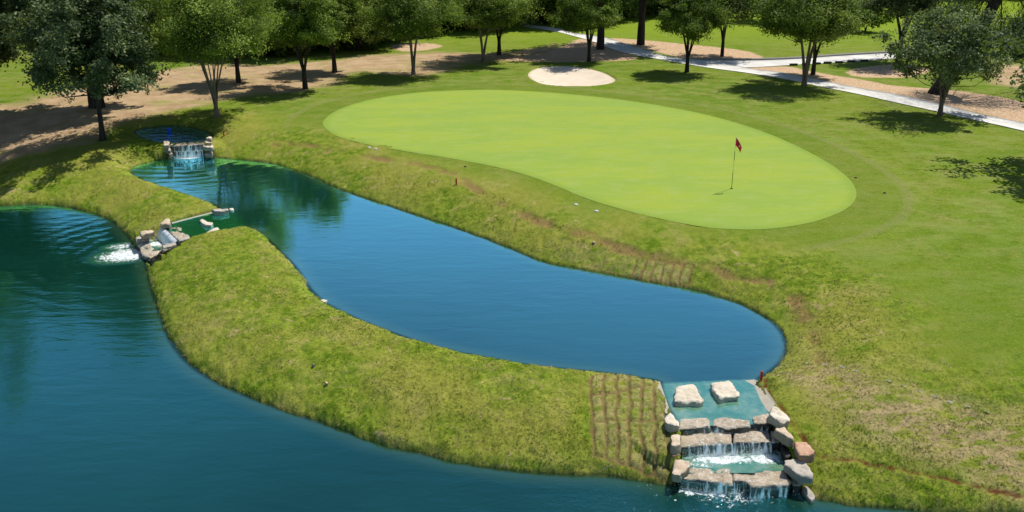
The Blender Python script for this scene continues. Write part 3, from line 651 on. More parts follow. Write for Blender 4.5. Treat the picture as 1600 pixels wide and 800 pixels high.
# big cascade in the foreground
G1 = 'flat slabs forming the near cascade'; G2 = 'rocks lining the sides of the near cascade'
RK = [
 ('boulder', [(1055, 607), (1077, 600), (1087, 602), (1101, 625), (1094, 627.5), (1056, 626)], .84, .35, 'pale', 'pale wedge shaped boulder standing in the shallow shelf, left of two', None),
 ('boulder', [(1111, 598), (1141, 595), (1156, 613), (1155, 618), (1124, 622), (1112, 607)], .84, .35, 'pale', 'pale square boulder standing in the shallow shelf, right of two', None),
 ('rock', [(1040, 649), (1048, 644.5), (1062, 658), (1061.5, 665), (1043, 662), (1038, 654)], .92, .5, 'pale', 'pale rounded rock at the top left corner of the near cascade', G2),
 ('rock', [(1048, 680), (1056, 676), (1064, 678), (1064, 697), (1049, 698)], .76, .6, 'stone', 'tan upright rock left of the second step of the near cascade', G2),
 ('rock', [(1049, 703), (1060, 702), (1062, 711), (1050, 712)], .55, .5, 'redstone', 'small orange brown rock wedged low on the left of the near cascade', G2),
 ('rock', [(1052, 725), (1056, 715.5), (1079, 720.4), (1077, 728.6), (1062.5, 741), (1050, 740)], .48, .55, 'stone', 'big flat tan rock at the bottom left of the near cascade', G2),
 ('step_stone', [(1060, 654), (1108, 651), (1111, 667.4), (1062, 669.4)], .70, .3, 'wet', 'wet slab at the left end of the top row of the near cascade', G1),
 ('step_stone', [(1113, 655), (1121, 652), (1173, 656), (1174, 665), (1134, 668.4), (1113, 664)], .705, .3, 'wet', 'long wet slab in the middle of the top row of the near cascade', G1),
 ('step_stone', [(1176, 650), (1201, 646.5), (1208, 661), (1177, 663.5)], .72, .3, 'wet', 'wet brown slab at the right end of the top row of the near cascade', G1),
 ('step_stone', [(1060, 675), (1103, 672), (1145, 672), (1146, 692), (1100, 694), (1065, 698)], .53, .7, 'wet', 'long wet slab on the left of the second row of the near cascade', G1),
 ('step_stone', [(1147, 672), (1202, 670), (1206, 690), (1147, 692)], .53, .7, 'wet', 'wet slab on the right of the second row of the near cascade', G1),
 ('step_stone', [(1204, 672), (1224, 682), (1223, 689), (1207, 691)], .54, .6, 'wet', 'short wet slab beside the right bank, second row of the near cascade', G1),
 ('step_stone', [(1063, 746), (1077, 732), (1108, 732), (1143, 733), (1145, 754.6), (1100, 752)], .262, .45, 'wet', 'broad wet slab on the left of the lowest row of the near cascade', G1),
 ('step_stone', [(1145, 734), (1202, 734), (1227, 737), (1236, 754), (1231, 758), (1173, 762), (1166, 752), (1147, 748)], .262, .45, 'wet', 'broad jagged wet slab in the middle of the lowest row of the near cascade', G1),
 ('step_stone', [(1234, 738), (1246, 742), (1256, 752), (1250, 759), (1238, 758)], .22, .45, 'wet', 'small wet slab at the right end of the lowest row of the near cascade', G1),
 ('rock', [(1203, 637.5), (1212, 632), (1235, 652), (1233, 657), (1220, 659.6), (1202, 645.7)], 1.0, .5, 'pale', 'pale faceted rock, highest on the right side of the near cascade', G2),
 ('rock', [(1211.5, 665), (1220, 662), (1241, 680), (1240, 684.7), (1233, 685), (1210.5, 671.7)], .86, .5, 'stone', 'long tan rock, second from the top on the right of the near cascade', G2),
 ('rock', [(1240, 689.5), (1261, 689.5), (1274, 705), (1272, 710), (1249.5, 711), (1244.6, 702.5)], .74, .5, 'redstone', 'pinkish sandstone rock on the right side of the near cascade', G2),
 ('rock', [(1225, 717), (1254, 716), (1270.6, 737), (1270, 744), (1251, 743), (1225, 725)], .55, .5, 'greystone', 'large grey slab leaning at the bottom right of the near cascade', G2),
 ('rock', [(1218, 692), (1237, 688), (1243, 712), (1226, 716)], .45, .5, 'darkwet', 'dark wet rock between the pink sandstone and the falling water', G2),
 ('rock', [(1253, 763), (1261, 755), (1275, 779), (1267, 783)], .10, .35, 'greystone', 'narrow grey rock at the waterline right of the near cascade', G2),
 # middle outlet
 ('rock', [(249.4, 348), (257, 343), (264.6, 341), (267, 346.4), (264, 350), (251.5, 351)], .92, .45, 'stone', 'tan rock at the upper left lip of the middle waterfall', 'rocks around the middle waterfall'),
 ('rock', [(219, 362), (236, 358.4), (240.5, 361), (232, 365), (220, 368)], .72, .45, 'stone', 'brown rock left of the middle waterfall, upper of two', 'rocks around the middle waterfall'),
 ('rock', [(212, 370.5), (231, 369), (234, 372.5), (213, 377)], .42, .45, 'greystone', 'flat brown rock left of the middle waterfall, lower of two', 'rocks around the middle waterfall'),
 ('wet_slab', [(216.4, 377), (221, 374.6), (244.6, 373), (256, 381), (253, 391), (235, 403), (222.6, 396.6)], .24, .45, 'wet', 'broad wet slab where the middle waterfall lands', 'rocks around the middle waterfall'),
 ('rock', [(253, 384), (262.5, 380.5), (276, 378.5), (275, 382), (254, 388)], .66, .5, 'greystone', 'long grey rock on the right bank of the middle waterfall', 'rocks around the middle waterfall'),
 ('rock', [(275.6, 372.6), (295.5, 368.5), (297, 371.5), (279, 376.5)], .80, .4, 'greystone', 'flat grey rock beside the green channel, right of the middle waterfall', 'rocks around the middle waterfall'),
 ('wet_slab', [(254, 354), (268, 348.5), (284, 357), (285, 361), (266, 365)], .672, .6, 'wet', 'wet slab on the lip of the middle waterfall, far one of two', 'rocks around the middle waterfall'),
 ('wet_slab', [(266, 364.5), (284, 361), (291, 366), (297, 370), (279, 377)], .672, .6, 'wet', 'wet slab on the lip of the middle waterfall, near one of two', 'rocks around the middle waterfall'),
 ('rock', [(311, 344), (314, 342), (332.6, 348), (330, 352), (319, 351)], .79, .35, 'pale', 'pale flat rock standing out of the middle of the green channel', None),
 ('rock', [(321.6, 361.5), (341, 354.7), (343, 359), (324, 363.6)], .78, .35, 'pale', 'pale flat rock at the near edge of the green channel', None),
 ('rock', [(368, 356.7), (382, 353), (385, 357), (370, 358.5)], .80, .3, 'pale', 'pale low rock on the near tip where the channel opens to the pond', None),
 ('rock', [(331, 328), (356, 325), (357.4, 328), (343.6, 330.6), (335, 330.6)], .86, .35, 'greystone', 'grey brown slab on the far tip where the channel opens to the pond', None),
 ('rock', [(357, 325), (364, 324.4), (366, 327), (360, 328)], .75, .2, 'pale', 'small whitish rock just beyond the far slab in the pond', None),
 # top cascade
 ('rock', [(255.7, 221), (263, 220.3), (265, 223.3), (264.7, 226), (256, 226.7)], 1.62, .4, 'stone', 'tan rock, topmost of the left stack at the far cascade', 'rocks stacked beside the far cascade'),
 ('rock', [(256.8, 229.5), (264.7, 229), (267, 232.3), (266.4, 235), (258.5, 234)], 1.32, .4, 'greystone', 'grey rock, second in the left stack at the far cascade', 'rocks stacked beside the far cascade'),
 ('rock', [(262, 237), (267.5, 236.5), (270, 240), (264, 241)], 1.0, .4, 'stone', 'small tan rock, third in the left stack at the far cascade', 'rocks stacked beside the far cascade'),
 ('rock', [(260.7, 243.5), (266.4, 242), (268, 245), (262.4, 246)], .78, .3, 'redstone', 'small orange rock at the waterline left of the far cascade', 'rocks stacked beside the far cascade'),
 ('rock', [(322, 215.4), (327, 212), (331, 213.7), (330, 217)], 1.7, .4, 'pale', 'pale rock, topmost of the right stack at the far cascade', 'rocks stacked beside the far cascade'),
 ('rock', [(319.8, 219.4), (329.4, 218.2), (330.5, 222), (320.4, 222.7)], 1.55, .35, 'stone', 'tan rock, second in the right stack at the far cascade', 'rocks stacked beside the far cascade'),
 ('rock', [(316.4, 226.7), (331, 224.6), (334, 228.4), (331.6, 230.6), (318, 229.5)], 1.35, .4, 'pale', 'widest pale slab in the right stack at the far cascade', 'rocks stacked beside the far cascade'),
 ('rock', [(319.8, 239), (329.4, 236), (332.5, 239), (331, 241), (320.4, 241.3)], .95, .45, 'greystone', 'grey rock, lowest of the right stack at the far cascade', 'rocks stacked beside the far cascade'),
 ('wet_slab', [(265, 225), (292, 223), (293, 227.5), (266, 228)], 1.29, .45, 'wet', 'wet lip slab on the left half of the far cascade', 'slabs of the far cascade'),
 ('wet_slab', [(293, 223), (319, 221), (319.5, 225.3), (294, 227.4)], 1.29, .45, 'wet', 'wet lip slab on the right half of the far cascade', 'slabs of the far cascade'),
 ('wet_slab', [(267, 233.5), (292, 232.5), (293, 236.2), (271, 236.8)], .99, .5, 'wet', 'wet lower slab on the left half of the far cascade', 'slabs of the far cascade'),
 ('wet_slab', [(293, 232.5), (317, 231), (318, 235), (294, 236.2)], .99, .5, 'wet', 'wet lower slab on the right half of the far cascade', 'slabs of the far cascade'),
 # loose stones
 ('rock', [(500, 468), (505, 466), (512, 469), (508, 472), (502, 472)], .75, .15, 'pale', 'small white rock at the pond edge on the inner bank of the grass spit', None),
 ('rock', [(267, 515), (271, 513), (276, 516), (274, 521), (268, 520)], .14, .2, 'darkwet', 'small dark rock at the waterline on the left side of the grass spit', None),
]
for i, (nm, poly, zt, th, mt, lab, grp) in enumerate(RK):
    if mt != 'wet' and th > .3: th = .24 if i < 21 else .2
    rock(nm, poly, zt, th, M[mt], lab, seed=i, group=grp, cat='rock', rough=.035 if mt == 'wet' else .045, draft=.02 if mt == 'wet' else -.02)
for i, (px, py, s, lb) in enumerate(((490, 569, .075, 'tiny pale stone lying on the grass spit, far one of two'), (510, 597, .07, 'tiny grey stone lying on the grass spit, near one of two'), (928, 378, .07, 'tiny white pebble on the far bank below the green'))):
    c = on(px, py)[0]; z = float(full(np.array([c[0]]), np.array([c[1]]))[0])
    k = s * 60
    rock('pebble', [(px - k * .6, py - k * .1), (px, py - k * .3), (px + k * .6, py), (px, py + k * .25)], z + .05, .1, M['stone'], lb, vox=.02, seed=70 + i)
print('rocks', time.time() - T0)

# ------------------------------------------------------------------ falling water
def curtain(name, lip, z0, z1, throw, label, dens=.5, res=.03):
    lip = np.asarray(lip); seg = np.hypot(*np.diff(lip, axis=0).T); s = np.concatenate([[0], np.cumsum(seg)]); nu = max(4, int(s[-1] / res)); nvv = 10
    su = np.linspace(0, s[-1], nu); X = np.interp(su, s, lip[:, 0]); Y = np.interp(su, s, lip[:, 1])
    d = lip[-1] - lip[0]; nn = np.array([d[1], -d[0]]) / np.hypot(*d)
    if throw < 0: nn = -nn; throw = -throw
    V = []; uv = []; den = []
    for j in range(nvv):
        t = j / (nvv - 1); out = throw * math.sqrt(t) if t > 0 else 0
        wob = .02 * (fbm(su * 6, su * 0 + 3 + t, 2) - .5) * (.4 + t) * 2
        V.append(np.column_stack([X + nn[0] * (out + wob), Y + nn[1] * (out + wob), np.full(nu, z0 + .012 - (z0 - z1 + .02) * t ** 1.15 + (.008 if t < .01 else 0))]))
        uv.append(np.column_stack([su, np.full(nu, t * (z0 - z1))])); den.append(np.full(nu, dens + .35 * t))
    V = np.concatenate(V); uv = np.concatenate(uv); i = np.arange(nu * nvv).reshape(nvv, nu)
    q = np.stack([i[:-1, :-1], i[:-1, 1:], i[1:, 1:], i[1:, :-1]], -1).reshape(-1, 4)
    me = mesh_np(name, V, q, dict(den=np.concatenate(den))); ul = me.uv_layers.new(name='UVMap')
    li = np.zeros(len(me.loops), np.int32); me.loops.foreach_get('vertex_index', li); ul.data.foreach_set('uv', uv[li].astype(np.float32).ravel())
    return tag(link(name, me, mat=M['cascade']), label, 'waterfall', 'sheets of falling water')
curtain('waterfall', SW([(1062, 670), (1112, 668.5), (1135, 669), (1175, 666), (1206, 663.5)], .665), .67, .53, .05, 'low thin fall over the top row of slabs in the near cascade', .12)
curtain('waterfall', SW([(1066, 699.5), (1100, 696), (1146, 694), (1205, 691.5)], .53), .54, .27, .08, 'tallest curtain of water in the near cascade, below the second row', .42)
curtain('waterfall', SW([(1063, 748), (1100, 754), (1145, 756), (1167, 754), (1173, 763.5), (1232, 760)], .25), .265, .0, .06, 'lowest fall of the near cascade spilling into the front pond', .28)
curtain('waterfall', SW([(253, 355), (265, 365.5), (278, 378)], .67), .685, .25, .28, 'middle waterfall pouring off the green channel into the left pond', 1.0)
curtain('waterfall', SW([(267, 228.6), (292, 228.2), (318, 226)], 1.29), 1.30, 1.0, .06, 'upper fall of the far cascade under the round pool', .35)
curtain('waterfall', SW([(271, 237.4), (293, 236.8), (317, 235.5)], .99), 1.0, .68, .08, 'lower fall of the far cascade dropping into the long pond', .6)
# splash droplets
def droplets(name, spots, label):
    V = []; Fc = []; r_ = random.Random(5)
    for (px, py, z, sx, sy, hgt, cnt) in spots:
        c = onz(px, py, z)
        for _ in range(cnt):
            x = c[0] + r_.gauss(0, sx); y = c[1] + r_.gauss(0, sy); h = z + abs(r_.gauss(0, hgt)); s = r_.uniform(.004, .013)
            b = len(V); V += [(x + s, y, h), (x - s, y, h), (x, y + s, h), (x, y - s, h), (x, y, h + s * 1.4), (x, y, h - s * 1.4)]
            for f in ((0, 2, 4), (2, 1, 4), (1, 3, 4), (3, 0, 4), (2, 0, 5), (1, 2, 5), (3, 1, 5), (0, 3, 5)): Fc.append([b + q for q in f])
    me = mesh_np(name, V, Fc); return tag(link(name, me, mat=M['white']), label, 'spray', kind='stuff')
droplets('spray', [(1130, 714, .27, .75, .12, .08, 520), (1195, 712, .27, .3, .12, .08, 200), (1145, 768, 0, .8, .15, .05, 480), (225, 392, .1, .35, .35, .07, 160), (248, 376, .3, .2, .15, .12, 160), (293, 245, LM, .8, .12, .06, 180)], 'white spray and froth drops thrown up at the feet of the waterfalls')

# ------------------------------------------------------------------ grass tufts on the banks
def tufts():
    N = 420000
    y = np.exp(rng.uniform(math.log(14.5), math.log(46), N)); x = rng.uniform(-1, 1, N) * (.535 * y + 3.0)
    keepw = rng.random(N); m = masks(x, y)
    out = (m['edge'] > .02) & (S_chan(x, y) > .05) & (S_chan2(x, y) > .05) & (S_chan3(x, y) > .05) & (m['dirt'] < .5)
    dens = .62 * m['bank'] ** 1.6; dens = np.where(m['dg'] < 2.5, 0, dens) * (fbm(x * 1.3, y * 1.3) * 1.5) * np.clip(22 / y, .45, 1) * (1 - 1.0 * np.minimum(1, m['sod'] * 1.6))
    k = out & (keepw < dens); k &= (m['bank'] > .12) & (m['red'] < .2)
    for S in (SDF(SW([(1150, 590), (1182, 590), (1228, 648), (1200, 655)], .7), .08, .5),): k &= S(x, y) > 0
    x, y = x[k], y[k]; mk_ = {a: v[k] for a, v in m.items()}
    z = Hs(x, y) + detail(x, y, mk_); n_ = len(x)
    tone = np.clip(.40 + 1.7 * (fbm(x * .8 + 7, y * .8) - .5) + 1.2 * (fbm(x * 3.2, y * 3.2) - .5) + rng.normal(0, .16, n_), 0, 1); dryv = np.clip(.75 * mk_['dry'] * (fbm(x * 2, y * 3.5) > .5) + sst(.52, .66, fbm(x * .5 + 9, y * .7)) * .45 + sst(.56, .66, fbm(x * 1.6 + 9, y * 2.2)) * .6 + mk_['sod'] * .3 + rng.normal(0, .12, n_), 0, 1)
    V = []; T = []; Dd = []
    for b in range(4):
        a = rng.uniform(0, 2 * math.pi, n_); h = rng.uniform(.008, .022, n_) * (1 + .5 * (mk_['bank'] > .5)); wd = rng.uniform(.006, .013, n_) * np.clip(y / 20, 1, 2); ln = rng.uniform(.2, 1.1, n_) * h
        ox = rng.normal(0, .02, n_); oy = rng.normal(0, .02, n_); ca, sa = np.cos(a), np.sin(a)
        bx, by = x + ox, y + oy
        P0 = np.stack([bx - sa * wd, by + ca * wd, z - .01], -1); P1 = np.stack([bx + sa * wd, by - ca * wd, z - .01], -1); P2 = np.stack([bx + ca * ln, by + sa * ln, z + h], -1)
        V.append(np.stack([P0, P1, P2], 1)); T.append(np.repeat(tone, 3)); Dd.append(np.repeat(dryv, 3))
    V = np.concatenate(V).reshape(-1, 3); Fc = np.arange(len(V)).reshape(-1, 3)
    me = mesh_np('grass_tufts', V, Fc, dict(tone=np.concatenate(T), dryv=np.concatenate(Dd)), smooth=False)
    m_, t = new_mat('grass_blades')
    c = t.mix(t.attr('tone'), (.095, .170, .010), (.315, .355, .050)); c = t.mix(t.attr('dryv'), c, (.50, .40, .21))
    vv = t.n('ShaderNodeVectorMath', operation='SCALE', i_0=t.n('ShaderNodeNewGeometry').outputs['Normal'], i_3=.55)
    vv = t.n('ShaderNodeVectorMath', operation='ADD', i_0=vv.outputs[0], i_1=(0, 0, 1)); upn = t.n('ShaderNodeVectorMath', operation='NORMALIZE', i_0=vv.outputs[0]).outputs[0]
    tr = t.n('ShaderNodeBsdfTranslucent'); t.L(c, tr.inputs[0])
    t.out(t.n('ShaderNodeMixShader', i_0=.2, i_1=t.bsdf(c, .8, .04, upn).outputs[0], i_2=tr.outputs[0]).outputs[0])
    tag(link('grass_tufts', me, mat=m_), 'uneven tufts of short turf grass growing over the pond banks', 'grass', kind='stuff')
    print('tufts', n_)
tufts()

# ------------------------------------------------------------------ trees
def tube(V, Fc, pts, rad, sides=6):
    pts = [Vector(p) for p in pts]; b0 = len(V)
    for i, p in enumerate(pts):
        d = (pts[min(i + 1, len(pts) - 1)] - pts[max(i - 1, 0)]).normalized(); a = d.orthogonal().normalized() if abs(d.z) < .99 else Vector((1, 0, 0)); a = (a - d * a.dot(d)).normalized(); b = d.cross(a)
        for k in range(sides):
            t = 2 * math.pi * k / sides; q = p + (a * math.cos(t) + b * math.sin(t)) * rad[i]; V.append(q[:])
    for i in range(len(pts) - 1):
        for k in range(sides):
            k2 = (k + 1) % sides; Fc.append((b0 + i * sides + k, b0 + i * sides + k2, b0 + (i + 1) * sides + k2, b0 + (i + 1) * sides + k))
def tree_mesh(kind, seed, ht, cr, cb, stems, tr, fork, leaf, ncl, nleaf, lean=(0, 0), flat=.6, clr=(.45, .95), droop=0, vase=.55, lobes=.2):
    r = random.Random(seed); g = np.random.default_rng(seed)
    V = []; Fc = []; cz_ = (ht + cb) / 2; hz = (ht - cb) / 2
    ph = [r.uniform(0, 6.28) for _ in range(6)]
    cl = []
    while len(cl) < ncl:
        v = Vector((r.gauss(0, 1), r.gauss(0, 1), r.gauss(0, 1))).normalized(); rr = r.random() ** .42
        az = math.atan2(v.y, v.x); k = 1 + lobes * (math.sin(2 * az + ph[0]) * .5 + math.sin(3 * az + ph[1] + v.z * 2) * .5 + math.sin(5 * az + ph[2] - v.z * 3) * .4)
        z = v.z * hz * rr
        if z < 0: z *= flat
        z -= (abs(v.x) ** 2 + abs(v.y) ** 2) * rr * rr * droop
        p = Vector((v.x * cr * rr * k + lean[0] * (cz_ + z) / ht, v.y * cr * rr * k + lean[1] * (cz_ + z) / ht, cz_ + z + hz * .08 * math.sin(3 * az + ph[3])))
        cl.append((p, rr))
    # stems
    skel = []
    for s in range(stems):
        a = 2 * math.pi * s / stems + r.uniform(-.4, .4); sp = cr * vase * r.uniform(.6, 1.1) if stems > 1 else cr * .08
        pts = []; K = 8; top = ht * r.uniform(.70, .86)
        bz = fork if stems > 1 else 0
        for i in range(K + 1):
            t = i / K; h = bz + (top - bz) * t; o = sp * (t ** 1.35) + .03
            pts.append(Vector((math.cos(a) * o + lean[0] * h / ht + r.gauss(0, .035) * t * cr * .3, math.sin(a) * o + lean[1] * h / ht + r.gauss(0, .035) * t * cr * .3, h)))
        r0 = tr / math.sqrt(stems) * 1.15 if stems > 1 else tr
        rad = [r0 * (1 - .80 * (i / K)) for i in range(K + 1)]
        if stems == 1: rad[0] *= 1.5; pts.insert(1, pts[0] + Vector((0, 0, .25))); rad.insert(1, r0 * 1.1)
        tube(V, Fc, pts, rad, 8)
        skel += [(p, q) for p, q in zip(pts[2:], rad[2:])]
    if stems > 1:
        tube(V, Fc, [(0, 0, -.15), (0, 0, .05), (lean[0] * fork / ht * .5, 0, fork * .6), (lean[0] * fork / ht, lean[1] * fork / ht, fork + .25)], [tr * 1.5, tr * 1.15, tr * 1.0, tr * .8], 9)
    else: tube(V, Fc, [(0, 0, -.3), (0, 0, .02)], [tr * 1.9, tr * 1.5], 8)
    for p, rr in cl:
        best = None
        for q, qr in skel:
            if q.z > p.z - .15 * (p - q).length: continue
            d = (p - q).length + .15 * abs(q.z - p.z)
            if best is None or d < best[0]: best = (d, q, qr)
        if best is None: q, qr = skel[0]
        else: _, q, qr = best
        mid = q.lerp(p, .5) + Vector((r.gauss(0, .08), r.gauss(0, .08), .0)) * (p - q).length - Vector((0, 0, .10 * (p - q).length * (1 if not droop else -1.2)))
        rb = min(qr * .55, .02 + .022 * (p - q).length)
        tube(V, Fc, [q, q.lerp(mid, .55), mid, mid.lerp(p, .6), p], [rb, rb * .8, rb * .6, rb * .4, rb * .2], 4)
    tm = mesh_np(kind + '_trunk', V, Fc)
    # leaves
    C = []; Nn = []; Tn = []; Sz = []
    for p, rr in cl:
        n_ = int(nleaf * r.uniform(.6, 1.35)); R_ = r.uniform(*clr) * cr / 3.2; tint = r.random()
        v = g.normal(size=(n_, 3)); v /= np.linalg.norm(v, axis=1)[:, None]; rad = g.random(n_) ** .5
        off = v * rad[:, None] * R_ * np.array([1, 1, .62]); 
        if droop: off[:, 2] -= (off[:, 0] ** 2 + off[:, 1] ** 2) * .35 / R_
        # ragged: sub clusters
        sub = g.normal(size=(9, 3)) * R_ * .55; sub[:, 2] *= .6; pick = g.integers(0, 9, n_); use = g.random(n_) < .55
        off = np.where(use[:, None], sub[pick] + g.normal(size=(n_, 3)) * R_ * .2, off)
        C.append(np.array(p) + off); outw = np.array([p.x, p.y, (p.z - cz_) * 1.0]); outw = outw / (np.linalg.norm(outw) + 1e-6)
        Nn.append(g.normal(size=(n_, 3)) * .75 + np.array([0, 0, .95]) + outw * .45 + v * .25)
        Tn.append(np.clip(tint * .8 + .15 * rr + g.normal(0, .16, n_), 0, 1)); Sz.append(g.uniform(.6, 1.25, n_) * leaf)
    C = np.concatenate(C); Nn = np.concatenate(Nn); Tn = np.concatenate(Tn); Sz = np.concatenate(Sz)
    Nn /= np.linalg.norm(Nn, axis=1)[:, None]; rv = g.normal(size=C.shape); ta = np.cross(Nn, rv); ta /= np.linalg.norm(ta, axis=1)[:, None]; tb = np.cross(Nn, ta)
    s = Sz[:, None]
    Vl = np.stack([C - ta * s, C + tb * s * .55 + Nn * s * .12, C + ta * s, C - tb * s * .55], 1).reshape(-1, 3)
    Fl = np.arange(len(Vl)).reshape(-1, 4)
    cm = mesh_np(kind + '_crown', Vl, Fl, dict(tint=np.repeat(Tn, 4)), smooth=False)
    return tm, cm
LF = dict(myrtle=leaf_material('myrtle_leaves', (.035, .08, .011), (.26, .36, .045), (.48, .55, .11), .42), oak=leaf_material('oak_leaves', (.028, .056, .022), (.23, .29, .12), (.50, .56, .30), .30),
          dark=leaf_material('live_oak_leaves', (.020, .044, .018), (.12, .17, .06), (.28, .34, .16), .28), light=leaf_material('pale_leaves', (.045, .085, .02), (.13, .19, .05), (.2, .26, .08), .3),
          far=leaf_material('far_leaves', (.09, .15, .035), (.30, .40, .09), (.45, .54, .16), .45),  # leaf colours brightened to offset the shade on the background rows
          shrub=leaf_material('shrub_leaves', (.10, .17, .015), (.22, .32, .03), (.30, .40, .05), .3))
PR = {}
def proto(key, leafm, barkm, **k):
    tm, cm = tree_mesh(key, **k); tm.materials.append(M[barkm]); cm.materials.append(LF[leafm]); PR[key] = (tm, cm, k['ht'], k['cr'])
proto('myrtleA', 'myrtle', 'bark', seed=1, ht=7.8, cr=3.7, cb=2.2, stems=10, tr=.15, fork=.5, leaf=.072, ncl=150, nleaf=380, vase=.5)
proto('myrtleB', 'myrtle', 'darkbark', seed=2, ht=7.0, cr=2.8, cb=1.8, stems=7, tr=.17, fork=.9, leaf=.078, ncl=115, nleaf=330)
proto('myrtleC', 'myrtle', 'bark', seed=3, ht=7.0, cr=3.2, cb=1.9, stems=3, tr=.17, fork=.35, leaf=.078, ncl=120, nleaf=330, vase=.35)
proto('myrtleD', 'myrtle', 'darkbark', seed=4, ht=6.6, cr=2.8, cb=1.6, stems=4, tr=.18, fork=1.0, leaf=.078, ncl=110, nleaf=330, lobes=.3)
proto('youngoak', 'oak', 'darkbark', seed=5, ht=9.2, cr=3.7, cb=1.5, stems=1, tr=.15, fork=0, leaf=.095, ncl=150, nleaf=340, clr=(.35, .8), lobes=.3, flat=.8)
proto('bigoak', 'dark', 'darkbark', seed=6, ht=11, cr=4.2, cb=3.4, stems=4, tr=.36, fork=2.0, leaf=.16, ncl=170, nleaf=240, clr=(.35, .7), lobes=.3)
proto('hangoak', 'dark', 'darkbark', seed=16, ht=12, cr=4.8, cb=1.4, stems=4, tr=.4, fork=1.6, leaf=.15, ncl=230, nleaf=280, clr=(.35, .75), lobes=.3, flat=.9)
proto('farA', 'far', 'darkbark', seed=7, ht=9.5, cr=4.6, cb=.2, stems=3, tr=.25, fork=1.2, leaf=.17, ncl=150, nleaf=190, flat=1)
proto('farB', 'far', 'darkbark', seed=8, ht=11, cr=5.2, cb=.2, stems=3, tr=.3, fork=1.4, leaf=.19, ncl=160, nleaf=190, flat=1)
proto('tallA', 'dark', 'darkbark', seed=9, ht=13, cr=5.0, cb=4.2, stems=2, tr=.32, fork=2.6, leaf=.15, ncl=130, nleaf=190, vase=.3)
proto('paleA', 'light', 'darkbark', seed=10, ht=7.2, cr=3.1, cb=1.7, stems=3, tr=.13, fork=1.2, leaf=.11, ncl=70, nleaf=170, droop=.12, vase=.6)
proto('openA', 'oak', 'bark', seed=12, ht=6.3, cr=3.7, cb=1.7, stems=5, tr=.16, fork=.5, leaf=.10, ncl=110, nleaf=190, vase=.5, lobes=.38, clr=(.35, .8), flat=.9)
proto('shrubA', 'shrub', 'darkbark', seed=13, ht=2.4, cr=1.9, cb=.1, stems=5, tr=.05, fork=.1, leaf=.13, ncl=36, nleaf=120)
proto('shrubB', 'dark', 'darkbark', seed=14, ht=2.6, cr=2.2, cb=.1, stems=5, tr=.05, fork=.1, leaf=.12, ncl=50, nleaf=150)
proto('darkD', 'dark', 'darkbark', seed=15, ht=8.0, cr=3.4, cb=2.6, stems=3, tr=.22, fork=1.6, leaf=.11, ncl=110, nleaf=210)
def tree(key, px, py, label, s=1., rz=None, name='tree', cat='tree', group=None, wide=1., xy=None):
    c = np.array(xy) if xy is not None else on(px, py)[0]; z = zz(*c)
    o = empty(name, (c[0], c[1], z - .03), rz if rz is not None else (px * .37 + py) % 6.28); o.scale = (s * wide, s * wide, s)
    tm, cm, h, r_ = PR[key]
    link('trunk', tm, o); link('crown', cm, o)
    tag(o, label, cat, group); return o
ROW = 'multi-stemmed trees planted around the green'
tree('youngoak', 160, 219, 'young grey green oak with thin dark trunk in front of the massive shaded trunk', 1., 0.4, 'oak_tree')
tree('bigoak', 152, 168, 'massive dark live oak with thick trunk shading the bare ground at left', 1., .0, 'oak_tree').scale = (1.3, .72, .92)
tree('hangoak', -42, 166, 'dark live oak at the left edge with branches hanging over the lawn', 1.0, 2.2, 'oak_tree')
0 and tree('bigoak', 60, 128, 'dark broad live oak standing behind the lawn at the far left', .95, 4.0, 'oak_tree')
tree('myrtleA', 339, 183, 'wide vase shaped tree with many pale stems beside the round top pool', 1.0, .3, 'crape_myrtle', group=ROW)
tree('myrtleD', 373, 129, 'short dark trunk tree half hidden behind the wide vase shaped tree', .95, 1.3, 'crape_myrtle', group=ROW)
tree('myrtleB', 477, 139, 'dark narrow crowned tree with fanned stems on the left of the green', 1.02, .9, 'crape_myrtle', group=ROW)
tree('myrtleD', 523, 113, 'yellowish green tree on the bare earth strip, just right of the narrow crowned tree', .98, 2.4, 'crape_myrtle', group=ROW)
tree('myrtleC', 646, 117, 'round crowned tree with three straight stems behind the left of the green', .98, .2, 'crape_myrtle', group=ROW)
tree('myrtleC', 755, 98, 'tree with splayed stems on the crest left of the bunker, nearer of a pair', .98, 2.3, 'crape_myrtle', group=ROW)
tree('myrtleD', 780, 86, 'dark crowned tree right behind the splayed tree left of the bunker', .95, .5, 'crape_myrtle', group=ROW)
tree('myrtleB', 920, 96, 'dark crowned tree with pale fanned stems directly above the bunker', .9, 2.0, 'crape_myrtle', group=ROW)
tree('tallA', 938, 77, 'tall tree with one thick trunk in the wood chips behind the bunker', 1., .7, 'oak_tree')
tree('tallA', 1001, 70, 'tall tree with a heavy black trunk just beyond the cart path', 1.05, 2.9, 'oak_tree')
tree('myrtleB', 1073, 113, 'tree with forked trunk casting an isolated round shadow right of the bunker', .95, 3.3, 'crape_myrtle', group=ROW)
tree('paleA', 1128, 88, 'pale wispy tree with drooping branches in the wood chip bed beyond the path', 1.1, .6, 'elm_tree')
tree('myrtleC', 1256, 134, 'spreading tree with slim stems at the near edge of the cart path', 1.1, 4.4, 'crape_myrtle', group=ROW, wide=1.0)
tree('darkD', 1270, 117, 'dark leaning trunked tree between the two paths', .72, 1.8, 'crape_myrtle', group=ROW)
tree('darkD', 1403, 97, 'dark dense tree standing where the side path ends', 1.0, .2, 'oak_tree')
tree('openA', 1468, 181, 'open crowned light tree with thin stems nearest the cart path at right', 1.0, .8, 'crape_myrtle', group=ROW, wide=.92)
tree('openA', 0, 0, 'leafy tree overhanging the cart path at the right edge', 1.3, 2.8, 'crape_myrtle', xy=onz(1738, 258, 2.2))
tree('youngoak', 0, 0, 'oak left of the view, reflected at the left edge of the front pond', 1.0, 1.8, 'oak_tree', 'tree', xy=(-26.9, 37))
